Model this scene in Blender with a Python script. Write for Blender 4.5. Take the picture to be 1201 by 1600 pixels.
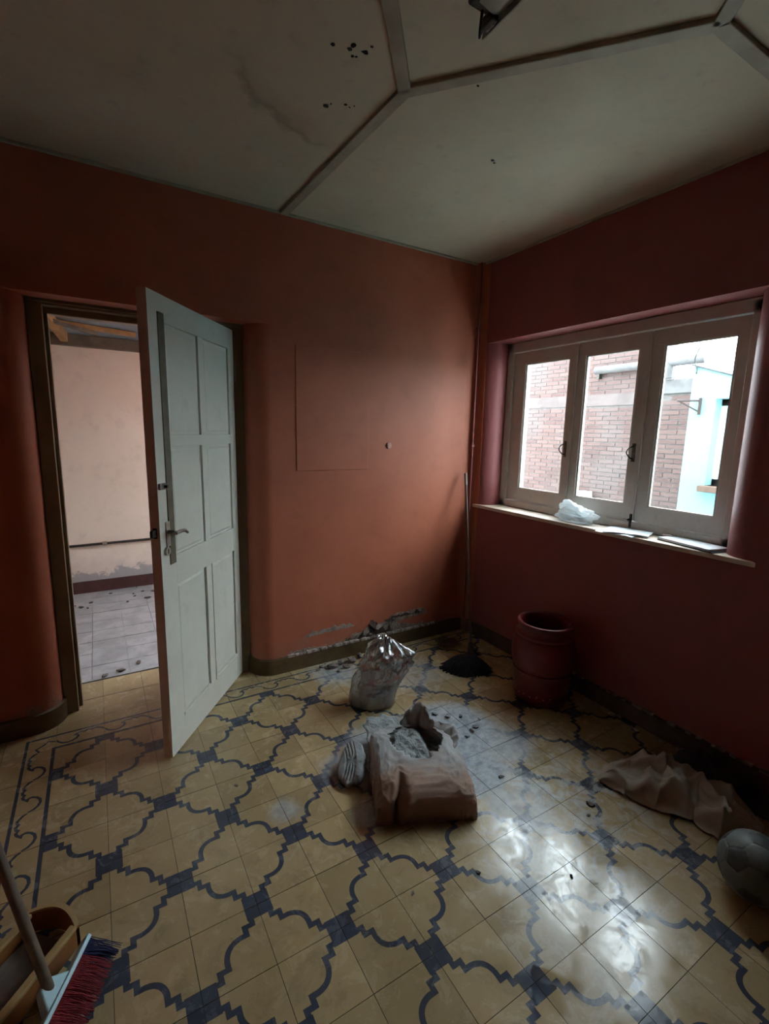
import bpy, bmesh, math, random
from mathutils import Vector, Matrix, noise
random.seed(7)
for o_ in list(bpy.data.objects): bpy.data.objects.remove(o_)
SC = bpy.context.scene
COL = SC.collection
# ------------------------------------------------------------------ camera, sky, exposure
F_PX, YAW, PITCH, ROLL = 742.92, 0.5446, -0.1684, 0.0222
CAM = Vector((-0.7418, -1.2944, 1.4962))
fw = Vector((math.sin(YAW)*math.cos(PITCH), math.cos(YAW)*math.cos(PITCH), math.sin(PITCH)))
r0 = Vector((math.cos(YAW), -math.sin(YAW), 0)); u0 = r0.cross(fw)
rr = math.cos(ROLL)*r0 + math.sin(ROLL)*u0; uu = -math.sin(ROLL)*r0 + math.cos(ROLL)*u0
cd = bpy.data.cameras.new('camera'); cam = bpy.data.objects.new('camera', cd); COL.objects.link(cam)
cam.matrix_world = Matrix(((rr.x, uu.x, -fw.x, CAM.x), (rr.y, uu.y, -fw.y, CAM.y), (rr.z, uu.z, -fw.z, CAM.z), (0, 0, 0, 1)))
cd.sensor_fit = 'HORIZONTAL'; cd.sensor_width = 36; cd.lens = F_PX/1201*36; cd.clip_start = 0.02
SC.camera = cam
w = bpy.data.worlds.new('overcast_sky'); SC.world = w; w.use_nodes = True
bg = w.node_tree.nodes['Background']; bg.inputs[0].default_value = (0.85, 0.935, 1.0, 1); bg.inputs[1].default_value = 3.0
SC.view_settings.view_transform = 'Standard'; SC.view_settings.look = 'None'
SC.view_settings.gamma = 1.0; SC.view_settings.use_curve_mapping = False
SC.view_settings.exposure = 3.08

YA, XB, H = 1.378, 1.618, 2.637      # door wall face, window wall face, ceiling height
XL, YR = -1.30, -2.28                # left wall, wall behind the camera

# ------------------------------------------------------------------ helpers
WL = {}
def tag(o, label=None, cat=None, group=None, kind=None):
    if label: o['label'] = label
    if cat: o['category'] = cat
    if group: o['group'] = group
    if kind: o['kind'] = kind
    return o
def empty(name, loc, label, cat, group=None, kind=None):
    o = bpy.data.objects.new(name, None); COL.objects.link(o); o.location = loc
    o.empty_display_size = 0.05; WL[o] = Vector(loc)
    return tag(o, label, cat, group, kind)
class MB:
    def __init__(s): s.v = []; s.f = []; s.m = []
    def add(s, vs, fs, mi=0):
        b = len(s.v); s.v += [Vector(p) for p in vs]
        for f in fs: s.f.append([b+i for i in f]); s.m.append(mi)
        return s
    def box(s, a, b, mi=0, M=None):
        x0, y0, z0 = a; x1, y1, z1 = b
        vs = [(x0,y0,z0),(x1,y0,z0),(x1,y1,z0),(x0,y1,z0),(x0,y0,z1),(x1,y0,z1),(x1,y1,z1),(x0,y1,z1)]
        if M is not None: vs = [M @ Vector(p) for p in vs]
        return s.add(vs, [(0,3,2,1),(4,5,6,7),(0,1,5,4),(1,2,6,5),(2,3,7,6),(3,0,4,7)], mi)
    def prism(s, pts, z0, z1, mi=0, M=None):          # plan polygon (counter-clockwise) extruded in z
        n = len(pts)
        vs = [(p[0], p[1], z0) for p in pts] + [(p[0], p[1], z1) for p in pts]
        if M is not None: vs = [M @ Vector(p) for p in vs]
        fs = [list(range(n))[::-1], list(range(n, 2*n))] + [(i, (i+1) % n, n+(i+1) % n, n+i) for i in range(n)]
        return s.add(vs, fs, mi)
    def tube(s, path, r, n=10, mi=0, cap=True):
        path = [Vector(p) for p in path]; N = len(path); rings = []
        up = Vector((0, 0, 1))
        for i, p in enumerate(path):
            t = (path[min(i+1, N-1)] - path[max(i-1, 0)]).normalized()
            a = t.cross(up)
            if a.length < 1e-4: a = t.cross(Vector((1, 0, 0)))
            a.normalize(); b = t.cross(a)
            ri = r[i] if isinstance(r, (list, tuple)) else r
            rings.append([p + ri*(math.cos(2*math.pi*k/n)*a + math.sin(2*math.pi*k/n)*b) for k in range(n)])
        vs = [q for R_ in rings for q in R_]; fs = []
        for i in range(N-1):
            for k in range(n): fs.append((i*n+k, (i+1)*n+k, (i+1)*n+(k+1) % n, i*n+(k+1) % n))
        if cap: fs += [list(range(n)), list(range((N-1)*n, N*n))[::-1]]
        return s.add(vs, fs, mi)
    def lathe(s, prof, n=48, c=(0, 0), mi=0):
        vs = []; fs = []
        for r_, z in prof:
            for k in range(n):
                a = 2*math.pi*k/n; vs.append((c[0]+r_*math.cos(a), c[1]+r_*math.sin(a), z))
        for i in range(len(prof)-1):
            for k in range(n): fs.append((i*n+k, i*n+(k+1) % n, (i+1)*n+(k+1) % n, (i+1)*n+k))
        return s.add(vs, fs, mi)
    def grid(s, fn, nu, nv, mi=0, wrap=False, keep=None):
        vs = [fn(i/(nu if wrap else nu-1), j/(nv-1)) for j in range(nv) for i in range(nu)]; fs = []
        for j in range(nv-1):
            for i in range(nu if wrap else nu-1):
                i2 = (i+1) % nu
                if keep and not keep((i+.5)/(nu if wrap else nu-1), (j+.5)/(nv-1)): continue
                fs.append((j*nu+i, j*nu+i2, (j+1)*nu+i2, (j+1)*nu+i))
        return s.add(vs, fs, mi)
    def build(s, name, mats, parent=None, smooth=False, bevel=0, solid=0, label=None, cat=None, group=None, kind=None, subsurf=0, origin=None):
        me = bpy.data.meshes.new(name)
        off = WL[parent] if parent is not None else (Vector(origin) if origin else Vector((0, 0, 0)))
        if parent is None and origin is None and s.v:
            n = len(s.v); off = Vector((sum(p.x for p in s.v)/n, sum(p.y for p in s.v)/n, min(p.z for p in s.v)))
        me.from_pydata([p-off for p in s.v], [], s.f)
        if not isinstance(mats, (list, tuple)): mats = [mats]
        for m in mats: me.materials.append(m)
        for p, mi in zip(me.polygons, s.m): p.material_index = mi; p.use_smooth = bool(smooth)
        me.validate(); me.update()
        bm = bmesh.new(); bm.from_mesh(me)
        bmesh.ops.remove_doubles(bm, verts=bm.verts, dist=1e-6)
        bmesh.ops.recalc_face_normals(bm, faces=bm.faces); bm.to_mesh(me); bm.free()
        o = bpy.data.objects.new(name, me); COL.objects.link(o)
        if parent is not None: o.parent = parent
        else: o.location = off
        WL[o] = off
        if smooth == 'auto':
            me.set_sharp_from_angle(angle=math.radians(35))
        if solid:
            md = o.modifiers.new('thickness', 'SOLIDIFY'); md.thickness = solid; md.offset = 0
        if bevel:
            md = o.modifiers.new('bevel', 'BEVEL'); md.width = bevel; md.segments = 2; md.limit_method = 'ANGLE'
        if subsurf:
            md = o.modifiers.new('smooth', 'SUBSURF'); md.levels = subsurf; md.render_levels = subsurf
        return tag(o, label, cat, group, kind)
def place(name, me, loc, rotz=0, parent=None, **k):
    o = bpy.data.objects.new(name, me); COL.objects.link(o)
    if parent is not None: o.parent = parent; o.location = Vector(loc) - WL[parent]
    else: o.location = loc
    o.rotation_euler = (0, 0, rotz); WL[o] = Vector(loc)
    return tag(o, **k)
def nz(p, s=1.0, seed=0.0): return noise.noise(Vector(p)*s + Vector((seed*7.3, seed*3.1, seed*5.7)))
def fbm(p, s=1.0, seed=0.0, o=4): return sum(nz(p, s*2**k, seed+k)*0.5**k for k in range(o))
def ridge(p, s=1.0, seed=0.0): return 1-abs(nz(p, s, seed))*2
def arc(cx, cy, r, a0, a1, n=10): return [(cx+r*math.cos(math.radians(a0+(a1-a0)*i/n)), cy+r*math.sin(math.radians(a0+(a1-a0)*i/n))) for i in range(n+1)]
def sstep(a, b, x):
    t = max(0, min(1, (x-a)/(b-a))); return t*t*(3-2*t)

# ------------------------------------------------------------------ materials
class NT:
    def __init__(s, name):
        s.m = bpy.data.materials.new(name); s.m.use_nodes = True; s.t = s.m.node_tree; s.t.nodes.clear()
        s.out = s.n('ShaderNodeOutputMaterial')
    def n(s, ty, **k):
        nd = s.t.nodes.new(ty)
        for a, b in k.items(): setattr(nd, a, b)
        return nd
    def l(s, a, b): s.t.links.new(a, b)
    def val(s, sock, x):
        if isinstance(x, (int, float)): sock.default_value = x
        elif isinstance(x, (tuple, list)): sock.default_value = tuple(x) if len(x) == len(sock.default_value) else tuple(x)+(1,)
        else: s.l(x, sock)
    def math(s, op, a, b=0.0, clamp=False):
        nd = s.n('ShaderNodeMath', operation=op, use_clamp=clamp); s.val(nd.inputs[0], a); s.val(nd.inputs[1], b); return nd.outputs[0]
    def mix(s, f, a, b, blend='MIX'):
        nd = s.n('ShaderNodeMix', data_type='RGBA', blend_type=blend); s.val(nd.inputs[0], f); s.val(nd.inputs[6], a); s.val(nd.inputs[7], b); return nd.outputs[2]
    def pos(s): return s.n('ShaderNodeNewGeometry').outputs['Position']
    def obj(s): return s.n('ShaderNodeTexCoord').outputs['Object']
    def noise(s, vec, scale, detail=4, rough=.6, dist=0.0, out=0):
        nd = s.n('ShaderNodeTexNoise'); s.l(vec, nd.inputs['Vector']); nd.inputs['Scale'].default_value = scale
        nd.inputs['Detail'].default_value = detail; nd.inputs['Roughness'].default_value = rough; nd.inputs['Distortion'].default_value = dist
        return nd.outputs[out]
    def ramp(s, x, a, b, c=0.0, d=1.0):
        nd = s.n('ShaderNodeMapRange', clamp=True, interpolation_type='SMOOTHSTEP'); s.val(nd.inputs[0], x)
        for i, q in enumerate((a, b, c, d)): nd.inputs[1+i].default_value = q
        return nd.outputs[0]
    def scalev(s, vec, sc):
        nd = s.n('ShaderNodeVectorMath', operation='MULTIPLY'); s.l(vec, nd.inputs[0]); nd.inputs[1].default_value = sc; return nd.outputs[0]
    def dist(s, vec, c):
        nd = s.n('ShaderNodeVectorMath', operation='DISTANCE'); s.l(vec, nd.inputs[0]); nd.inputs[1].default_value = c; return nd.outputs['Value']
    def sep(s, vec):
        nd = s.n('ShaderNodeSeparateXYZ'); s.l(vec, nd.inputs[0]); return nd.outputs
    def bump(s, h, strength=.3, dist=.01):
        nd = s.n('ShaderNodeBump'); s.l(h, nd.inputs['Height']); nd.inputs['Strength'].default_value = strength; nd.inputs['Distance'].default_value = dist; return nd.outputs[0]
    def bsdf(s, col, rough=.6, metal=0.0, normal=None, spec=.5, **k):
        b = s.n('ShaderNodeBsdfPrincipled'); s.val(b.inputs['Base Color'], col); s.val(b.inputs['Roughness'], rough); s.val(b.inputs['Metallic'], metal)
        s.val(b.inputs['Specular IOR Level'], spec)
        if normal is not None: s.l(normal, b.inputs['Normal'])
        for a, q in k.items(): s.val(b.inputs[a.replace('_', ' ')], q)
        s.l(b.outputs[0], s.out.inputs[0]); return b
def M_(name, c1, c2=None, scale=8, rough=.6, bump=.0, bscale=40, metal=0, spec=.5, world=False, bdist=.004, detail=5):
    t = NT(name); p = t.pos() if world else t.obj()
    c2 = c2 or tuple(x*.75 for x in c1)
    f = t.ramp(t.noise(p, scale, detail), .35, .65)
    nrm = t.bump(t.noise(p, bscale, 5), bump, bdist) if bump else None
    t.bsdf(t.mix(f, c2, c1), rough, metal, nrm, spec); return t.m

# painted plaster with damp wear towards the skirting
def wall_mat(name, c1, c2, plaster=(.32,.26,.23), damp=True, h0=.10, h1=.34):
    t = NT(name); p = t.pos(); z = t.sep(p)[2]
    n1 = t.noise(p, 1.7, 5, .6); n2 = t.noise(p, 9, 5, .65); n3 = t.noise(p, 60, 3)
    col = t.mix(t.ramp(n1, .3, .7), c2, c1)
    col = t.mix(t.math('MULTIPLY', t.ramp(n2, .5, .75), .25), col, tuple(x*.55 for x in c1))
    h = t.math('ADD', t.math('MULTIPLY', n2, .5), t.math('MULTIPLY', n3, .2))
    if damp:
        edge = t.math('ADD', z, t.math('MULTIPLY', t.math('SUBTRACT', t.noise(p, 5.5, 6, .7), .5), -.55))
        k = t.ramp(edge, h0, h0+.05, 1, 0)
        k2 = t.ramp(edge, h0, h1, 1, 0)
        col = t.mix(t.math('MULTIPLY', k2, .55), col, tuple(.6*a+.4*b for a, b in zip(c2, plaster)))
        col = t.mix(t.math('MULTIPLY', k, .8), col, t.mix(n2, tuple(x*.5 for x in plaster), plaster))
        h = t.math('SUBTRACT', h, t.math('MULTIPLY', k, 1.2))
    t.bsdf(col, .55, 0, t.bump(h, .35, .004), .35); return t.m
MW_A = wall_mat('terracotta_paint', (.43,.130,.072), (.37,.106,.058), h0=.02, h1=.25)
MW_B = wall_mat('wine_red_paint', (.30,.090,.090), (.26,.076,.077), h0=-.02, h1=.22)
M_PALE = wall_mat('pale_blue_render', (.20,.37,.39), (.18,.34,.36), damp=False)
M_PINK = wall_mat('pale_pink_plaster', (.78,.68,.58), (.72,.62,.53), plaster=(.36,.36,.38), h0=.16, h1=.42)
def ceil_mat():
    t = NT('stained_ceiling_board'); p = t.pos()
    n1 = t.noise(p, 1.3, 5, .6); n2 = t.noise(p, 14, 4, .6)
    col = t.mix(t.ramp(n1, .3, .7), (.50,.445,.33), (.60,.54,.415))
    # water stain rim, a wandering ring on the board by the door
    pw = t.n('ShaderNodeVectorMath', operation='ADD'); t.l(p, pw.inputs[0])
    nv = t.n('ShaderNodeTexNoise'); nv.inputs['Scale'].default_value = 5; nv.inputs['Detail'].default_value = 5; t.l(p, nv.inputs['Vector'])
    sub = t.n('ShaderNodeVectorMath', operation='SUBTRACT'); t.l(nv.outputs['Color'], sub.inputs[0]); sub.inputs[1].default_value = (.5,.5,.5)
    t.l(t.scalev(sub.outputs[0], (.32,.32,0)), pw.inputs[1])
    d = t.dist(pw.outputs[0], (.13, .24, H))
    ring = t.math('MULTIPLY', t.ramp(d, .40, .435), t.ramp(d, .435, .47, 1, 0))
    inner = t.ramp(d, .25, .44, 0, 1); inner = t.math('MULTIPLY', inner, t.ramp(d, .43, .44, 1, 0))
    gate = t.math('MULTIPLY', t.ramp(t.sep(p)[1], .32, .52), t.ramp(t.sep(p)[0], .0, .22, 1, 0))
    col = t.mix(t.math('MULTIPLY', t.math('MULTIPLY', ring, .32), gate), col, (.13,.10,.06))
    col = t.mix(t.math('MULTIPLY', t.math('MULTIPLY', inner, .30), gate), col, (.22,.18,.12))
    col = t.mix(t.math('MULTIPLY', t.ramp(n2, .55, .75), .18), col, (.20,.18,.13))
    t.bsdf(col, .7, 0, t.bump(n2, .12, .003), .3); return t.m
M_CEIL = ceil_mat()
M_BATTEN = M_('ceiling_batten_paint', (.40,.36,.28), (.30,.265,.20), 6, .6)
M_HOLE = M_('dark_hole', (.02,.018,.014), rough=.95)

DUSTC = [((.36,.40,0), .16, .36, 1.0), ((.70,.40,0), .16, .36, 1.25), ((.60,.16,0), .10, .28, 1.25), ((.86,.22,0), .05, .30, .9), ((.60,-.08,0), .02, .20, .7), ((.13,.42,0), .05, .20, .9),
         ((-.20,.32,0), .01, .13, .75), ((.11,.14,0), .02, .16, .85), ((.72,-.10,0), .05, .34, .55), ((.95,.30,0), .05, .30, .5), ((.45,1.22,0), .05, .30, .8), ((.85,1.0,0), .1, .45, .6)]
def tile_mat(name, c1, c2, dustk=1.0):
    t = NT(name); p = t.pos()
    n1 = t.noise(p, 3.2, 5, .6); n2 = t.noise(p, 26, 6, .7); n3 = t.noise(p, 9, 6, .75, .4)
    rnd = t.n('ShaderNodeObjectInfo').outputs['Random']
    col = t.mix(t.ramp(n1, .3, .7), c2, c1)
    hv = t.n('ShaderNodeHueSaturation'); t.l(col, hv.inputs['Color']); t.l(t.ramp(rnd, 0, 1, .86, 1.10), hv.inputs['Value']); hv.inputs['Saturation'].default_value = 1.0
    col = hv.outputs[0]
    grime = t.ramp(n3, .48, .72)
    col = t.mix(t.math('MULTIPLY', grime, .35), col, (.10,.085,.06))
    tot = None
    for c, ra, rb, k in DUSTC:
        d = t.math('MULTIPLY', t.ramp(t.dist(p, c), ra, rb, 1, 0), k)
        tot = d if tot is None else t.math('MAXIMUM', tot, d)
    dm = t.ramp(t.math('ADD', t.math('ADD', t.math('MULTIPLY', tot, .70), t.math('MULTIPLY', n3, .55)), t.math('MULTIPLY', t.noise(p, 48, 6, .8, .6), .35)), .58, 1.22)
    dm = t.math('MULTIPLY', dm, .88*dustk)
    scuff_sheen = t.math('MULTIPLY', t.ramp(t.dist(p, (.78,-.20,0)), .12, .62, 1, 0), t.ramp(t.noise(p, 11, 7, .75, .8), .44, .60))  # whitish scuffs, with the window highlight's brightness put into their colour
    col = t.mix(t.math('MULTIPLY', scuff_sheen, .75), col, (.46,.47,.46))
    col = t.mix(dm, col, t.mix(t.ramp(n2, .3, .7), (.22,.26,.30), (.46,.51,.56)))
    ro = t.ramp(t.noise(p, 12, 7, .75, .9), .36, .66, .09, .34)
    ro = t.math('ADD', ro, t.math('MULTIPLY', dm, .40), True)
    t.bsdf(col, ro, 0, t.bump(t.math('ADD', n2, t.math('MULTIPLY', dm, .5)), .10, .002), .45); return t.m
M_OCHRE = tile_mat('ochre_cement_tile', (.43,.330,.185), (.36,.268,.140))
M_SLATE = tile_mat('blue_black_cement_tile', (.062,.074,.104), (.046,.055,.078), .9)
M_GROUT = M_('dark_grout', (.045,.036,.028), rough=.9, world=True)
M_SKIRT = M_('olive_brown_skirting', (.115,.072,.026), (.075,.045,.018), 14, .5, .2, 60, world=True)
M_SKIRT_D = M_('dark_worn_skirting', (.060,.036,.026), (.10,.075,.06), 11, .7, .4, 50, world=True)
def dirty_paint(name, c1, c2, dirt=(.22,.17,.12), k=.5, sc=7):
    t = NT(name); p = t.pos(); n1 = t.noise(p, sc, 6, .65); n2 = t.noise(p, 38, 4)
    col = t.mix(t.ramp(n1, .3, .7), c2, c1)
    z = t.sep(p)[2]
    col = t.mix(t.math('MULTIPLY', t.ramp(n1, .56, .74), k), col, dirt)
    t.bsdf(col, .42, 0, t.bump(n2, .08, .002), .45); return t.m
M_DOOR = dirty_paint('off_white_door_paint', (.65,.635,.565), (.59,.575,.505), k=.22, sc=4)
M_DOOREDGE = dirty_paint('grimy_door_edge', (.60,.53,.47), (.52,.45,.39), k=.6, sc=16)
M_FRAME = dirty_paint('olive_beige_frame_paint', (.25,.195,.125), (.19,.145,.085), k=.4)
M_WIN = dirty_paint('cream_window_paint', (.62,.58,.53), (.55,.51,.46), k=.3)
M_RAW = M_('bare_brown_timber', (.13,.105,.065), (.09,.07,.042), 12, .6)
M_SILL = M_('cream_sill', (.76,.64,.53), (.64,.52,.42), 10, .5, .15, 50, world=True)
M_STEEL = M_('tarnished_steel', (.35,.33,.30), (.16,.14,.12), 20, .35, metal=.8)
M_DARKMETAL = M_('dark_iron', (.05,.045,.04), (.03,.026,.022), 20, .5, metal=.5)
M_BRASS = M_('old_nickel', (.55,.52,.46), (.40,.36,.30), 20, .35, metal=.7)
def glass_mat():
    t = NT('window_glass'); tr = t.n('ShaderNodeBsdfTransparent'); tr.inputs[0].default_value = (.93,.96,.96,1)
    gl = t.n('ShaderNodeBsdfGlossy'); gl.inputs['Roughness'].default_value = .03
    fc = t.n('ShaderNodeLayerWeight'); lwf = t.math('ADD', t.math('MULTIPLY', t.math('POWER', fc.outputs['Facing'], 5.0), .9), .03)
    df = t.n('ShaderNodeBsdfDiffuse'); df.inputs[0].default_value = (.7,.7,.7,1)
    m1 = t.n('ShaderNodeMixShader'); t.l(lwf, m1.inputs[0]); t.l(tr.outputs[0], m1.inputs[1]); t.l(gl.outputs[0], m1.inputs[2])
    m2 = t.n('ShaderNodeMixShader'); t.l(t.ramp(t.noise(t.pos(), 6, 6, .7), .35, .8, .01, .06), m2.inputs[0]); t.l(m1.outputs[0], m2.inputs[1]); t.l(df.outputs[0], m2.inputs[2])
    t.l(m2.outputs[0], t.out.inputs[0]); return t.m
M_GLASS = glass_mat()

# ------------------------------------------------------------------ floor with patterned cement tiles
fl = MB().box((XL-.1, YR-.1, -.08), (XB+.1, 1.82, -.006)).build('floor', M_GROUT, label='patterned ochre and dark blue cement tile floor of the room', cat='floor', kind='structure', origin=(0,0,0))
T = .2; TS = .1984; HT = .014; INL = .00025
def strip(mb, pts, wd, z, closed=False):
    n = len(pts); L = []; R_ = []
    for i in range(n):
        p = Vector(pts[i]); a = Vector(pts[max(i-1, 0)]); b = Vector(pts[min(i+1, n-1)])
        d1 = (p-a) if i > 0 else (b-p); d2 = (b-p) if i < n-1 else (p-a)
        d1 = d1.normalized(); d2 = d2.normalized()
        n1 = Vector((-d1.y, d1.x)); n2 = Vector((-d2.y, d2.x)); m = (n1+n2)
        m = n1 if m.length < 1e-5 else m.normalized()
        k = wd/2/max(.45, m.dot(n1)); L.append(p+m*k); R_.append(p-m*k)
    vs = [(q.x, q.y, z) for q in L] + [(q.x, q.y, z) for q in R_]
    mb.add(vs, [(n+i, n+i+1, i+1, i) for i in range(n-1)], 1)
def clamp_pts(mb, lim=TS/2):
    for v in mb.v: v.x = max(-lim, min(lim, v.x)); v.y = max(-lim, min(lim, v.y))
def base_tile(mb):
    h = TS/2; mb.box((-h, -h, -HT), (h, h, 0), 2); mb.m[1] = 0
def field_tile(mb):
    base_tile(mb); h = TS/2; s_ = .040
    for a in (-1, 1):
        x0, x1 = (-h, -h+s_) if a < 0 else (h-s_, h)
        mb.add([(x0,x0,INL),(x1,x0,INL),(x1,x1,INL),(x0,x1,INL)], [(0,1,2,3)], 1)
    c = [(.030,.030),(.054,.030),(.054,.054),(.078,.054),(.078,.074)]
    # arc from (.073,.068) bulging to the (0,.2) corner
    A = Vector((.078,.074)); B = Vector((.126,.122)); mid = (A+B)/2 + Vector((-.7071,.7071))*.013
    arcp = []
    for i in range(1, 8):
        t_ = i/8; arcp.append(tuple((1-t_)**2*A + 2*t_*(1-t_)*(2*mid-(A+B)/2) + t_*t_*B))
    full = c + arcp + [(.2-y, .2-x) for x, y in reversed(c)]
    strip(mb, [(x-.1, y-.1) for x, y in full], .0160, INL)
def border_tile(mb):       # band along local +x; field lies on the -y side
    base_tile(mb); h = TS/2
    mb.add([(-h,-h,INL),(h,-h,INL),(h,-h+.012,INL),(-h,-h+.012,INL)], [(0,1,2,3)], 1)
    mb.add([(-h,.008,INL),(h,.008,INL),(h,.020,INL),(-h,.020,INL)], [(0,1,2,3)], 1)
    sc = [(0,6.2),(1,4.4),(2.6,3.0),(4.6,2.4),(6.6,2.8),(8.2,4.0),(9.0,5.6),(8.6,6.8),(7.6,7.0),(8.8,8.2),(10.2,8.8),(11.4,8.2),(12.2,8.9),(13.6,9.1),(14.6,8.3),(15.4,8.9),(16.8,9.0),(18.0,8.2),(19.2,7.4),(20,6.2)]
    strip(mb, [(-.0994+a/100*.994, -h+.004+b/100) for a, b in sc], .0105, INL)
def corner_tile(mb):       # field lies at +x,-y
    base_tile(mb); h = TS/2
    mb.add([(h-.012,-h,INL),(h,-h,INL),(h,-h+.012,INL),(h-.012,-h+.012,INL)], [(0,1,2,3)], 1)
    mb.add([(-.020,-h,INL),(-.008,-h,INL),(-.008,.020,INL),(-.020,.020,INL)], [(0,1,2,3)], 1)
    mb.add([(-.008,.008,INL),(h,.008,INL),(h,.020,INL),(-.008,.020,INL)], [(0,1,2,3)], 1)
    strip(mb, [(h-.06,-h),(h-.075,-h+.03),(h-.05,-h+.05),(h-.03,-h+.075),(h,-h+.06)], .0085, INL)
def mk(fn):
    mb = MB(); fn(mb); clamp_pts(mb)
    me = bpy.data.meshes.new('floor_tile'); me.from_pydata(mb.v, [], mb.f); me.materials.append(M_OCHRE); me.materials.append(M_SLATE); me.materials.append(M_GROUT)
    for p, mi in zip(me.polygons, mb.m): p.material_index = mi
    me.update(); return me, mb
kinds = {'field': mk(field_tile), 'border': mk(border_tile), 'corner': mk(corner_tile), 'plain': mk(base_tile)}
def tile_kind(i, j):
    if j < -7 or i < -6: return 'plain', 0
    if j == -7 and i == -6: return 'corner', 0
    if j == -7: return 'border', 0
    if i == -6: return 'border', 1
    for k in range(4):                       # local (+,-) corner must fall on a round medallion centre (i even, j odd)
        c, s_ = [(1,0),(0,1),(-1,0),(0,-1)][k]
        x = .5*c+.5*s_; y = .5*s_-.5*c       # rotate (.5,-.5)
        ci = i + (1 if x > 0 else 0); cj = j + (0 if y > 0 else 1)
        if ci % 2 == 0 and cj % 2 == 1: return 'field', k
rest = MB()
for j in range(-9, 12):
    for i in range(-7, 8):
        if j < -7 and not (-6 <= i <= 0): continue
        kd, k = tile_kind(i, j); cx, cy = (i+.5)*T, -(j+.5)*T
        if j <= 5:
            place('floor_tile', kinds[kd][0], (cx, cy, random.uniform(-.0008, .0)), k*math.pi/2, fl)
        else:
            src = kinds[kd][1]; Mx = Matrix.Translation((cx, cy, 0)) @ Matrix.Rotation(k*math.pi/2, 4, 'Z')
            b0 = len(rest.v); rest.v += [Mx @ v for v in src.v]; rest.f += [[b0+q for q in f] for f in src.f]; rest.m += src.m
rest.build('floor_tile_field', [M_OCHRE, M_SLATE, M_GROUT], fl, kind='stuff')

# ------------------------------------------------------------------ walls
NR = .12
wb = MB()
right_plan = [(0, 1.498)] + arc(NR, 1.498, NR, 180, 270, 12) + [(XB+.1, YA), (XB+.1, 1.80), (0, 1.80)]
left_plan = [(-.975, 1.80), (XL-.1, 1.80), (XL-.1, YA), (-.975-NR, YA)] + arc(-.975-NR, 1.498, NR, 270, 360, 12)
wb.prism(right_plan[1:], 0, 2.06); wb.prism(left_plan, 0, 2.06)
wb.box((XL-.1, YA, 2.06), (XB+.1, 1.80, H+.05))
fr = .09
wb.prism([(XB-fr, YA+.001), (XB-fr, YA)] + arc(XB-fr, YA-fr, fr, 90, 0, 8)[1:] + [(XB+.001, YA-fr), (XB+.001, YA+.001)], 0, H)
wall_back = wb.build('wall_back', MW_A, smooth='auto', label='terracotta red wall with the doorway and a patched square', cat='wall', kind='structure', origin=(0, YA, 0))
# patch of newer plaster
pm = MB(); pm.box((.262, YA-.004, 1.252), (.746, YA+.01, 1.968))
pm.build('plaster_patch', MW_A, wall_back, bevel=.003)
# window wall
WY0, WY1, WZ0, WZ1 = -.285, 1.225, .965, 2.108   # clear opening
ww = MB(); X2 = 1.86
ww.box((XB, YR-.1, 0), (X2, 1.80, WZ0))
ww.box((XB, YR-.1, WZ1), (X2, 1.80, H+.05))
ww.prism([(XB, 1.80), (XB, WY1+.10)] + arc(XB+.10, WY1+.10, .10, 180, 270, 10)[1:] + [(X2, WY1), (X2, 1.80)], WZ0, WZ1)
ww.prism([(XB, YR-.1), (X2, YR-.1), (X2, WY0)] + arc(XB+.12, WY0-.12, .12, 90, 180, 10), WZ0, WZ1)
X3 = 1.98
for a, b in (((X2, YR-.1, -.1), (X3, 1.80, WZ0+.01)), ((X2, YR-.1, WZ1-.02), (X3, 1.80, 3.1)), ((X2, WY1-.02, WZ0), (X3, 1.80, WZ1)), ((X2, YR-.1, WZ0), (X3, WY0+.02, WZ1))):
    ww.box(a, b, 1)
wall_right = ww.build('wall_right', [MW_B, M_PALE], smooth='auto', label='wine red wall with the three-leaf window', cat='wall', kind='structure', origin=(XB, 0, 0))
MB().box((XL-.12, YR-.1, 0), (XL, 1.80, H+.05)).build('wall_left', MW_A, label='terracotta wall left of the doorway corner', cat='wall', kind='structure')
MB().box((XL-.12, YR-.12, 0), (X3, YR, H+.05)).build('wall_front', MW_A, label='terracotta wall behind the viewpoint', cat='wall', kind='structure')
# skirting boards
def skirt(name, plan_front, mat, label, z1=.10, off=.014):
    mb = MB(); n = len(plan_front); ins = []
    for i in range(n):
        a = Vector(plan_front[max(i-1, 0)]); b = Vector(plan_front[min(i+1, n-1)]); d = (b-a).normalized(); nn = Vector((d.y, -d.x))
        p = Vector(plan_front[i]); ins.append(p+nn*off)
    for i in range(n-1):
        a, b = plan_front[i], plan_front[i+1]; c, d = ins[i], ins[i+1]
        wob = .004*nz((a[0]*5, a[1]*5, 0)); wob2 = .004*nz((b[0]*5, b[1]*5, 0))
        q = [(a[0], a[1]), (b[0], b[1]), (d.x, d.y), (c.x, c.y)]
        vs = [(x, y, 0) for x, y in q] + [(q[0][0], q[0][1], z1+wob), (q[1][0], q[1][1], z1+wob2), (q[2][0], q[2][1], z1-.006+wob2), (q[3][0], q[3][1], z1-.006+wob)]
        mb.add(vs, [(0,1,2,3),(4,7,6,5),(2,6,7,3),(0,4,5,1)] + ([(0,3,7,4)] if i == 0 else []) + ([(1,5,6,2)] if i == n-2 else []))
    return mb.build(name, mat, smooth='auto', label=label, cat='skirting', kind='structure')
def dens(pts, step=.08):
    out = [pts[0]]
    for a, b in zip(pts, pts[1:]):
        L = math.hypot(b[0]-a[0], b[1]-a[1]); k = max(1, int(L/step))
        out += [(a[0]+(b[0]-a[0])*i/k, a[1]+(b[1]-a[1])*i/k) for i in range(1, k+1)]
    return out
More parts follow.
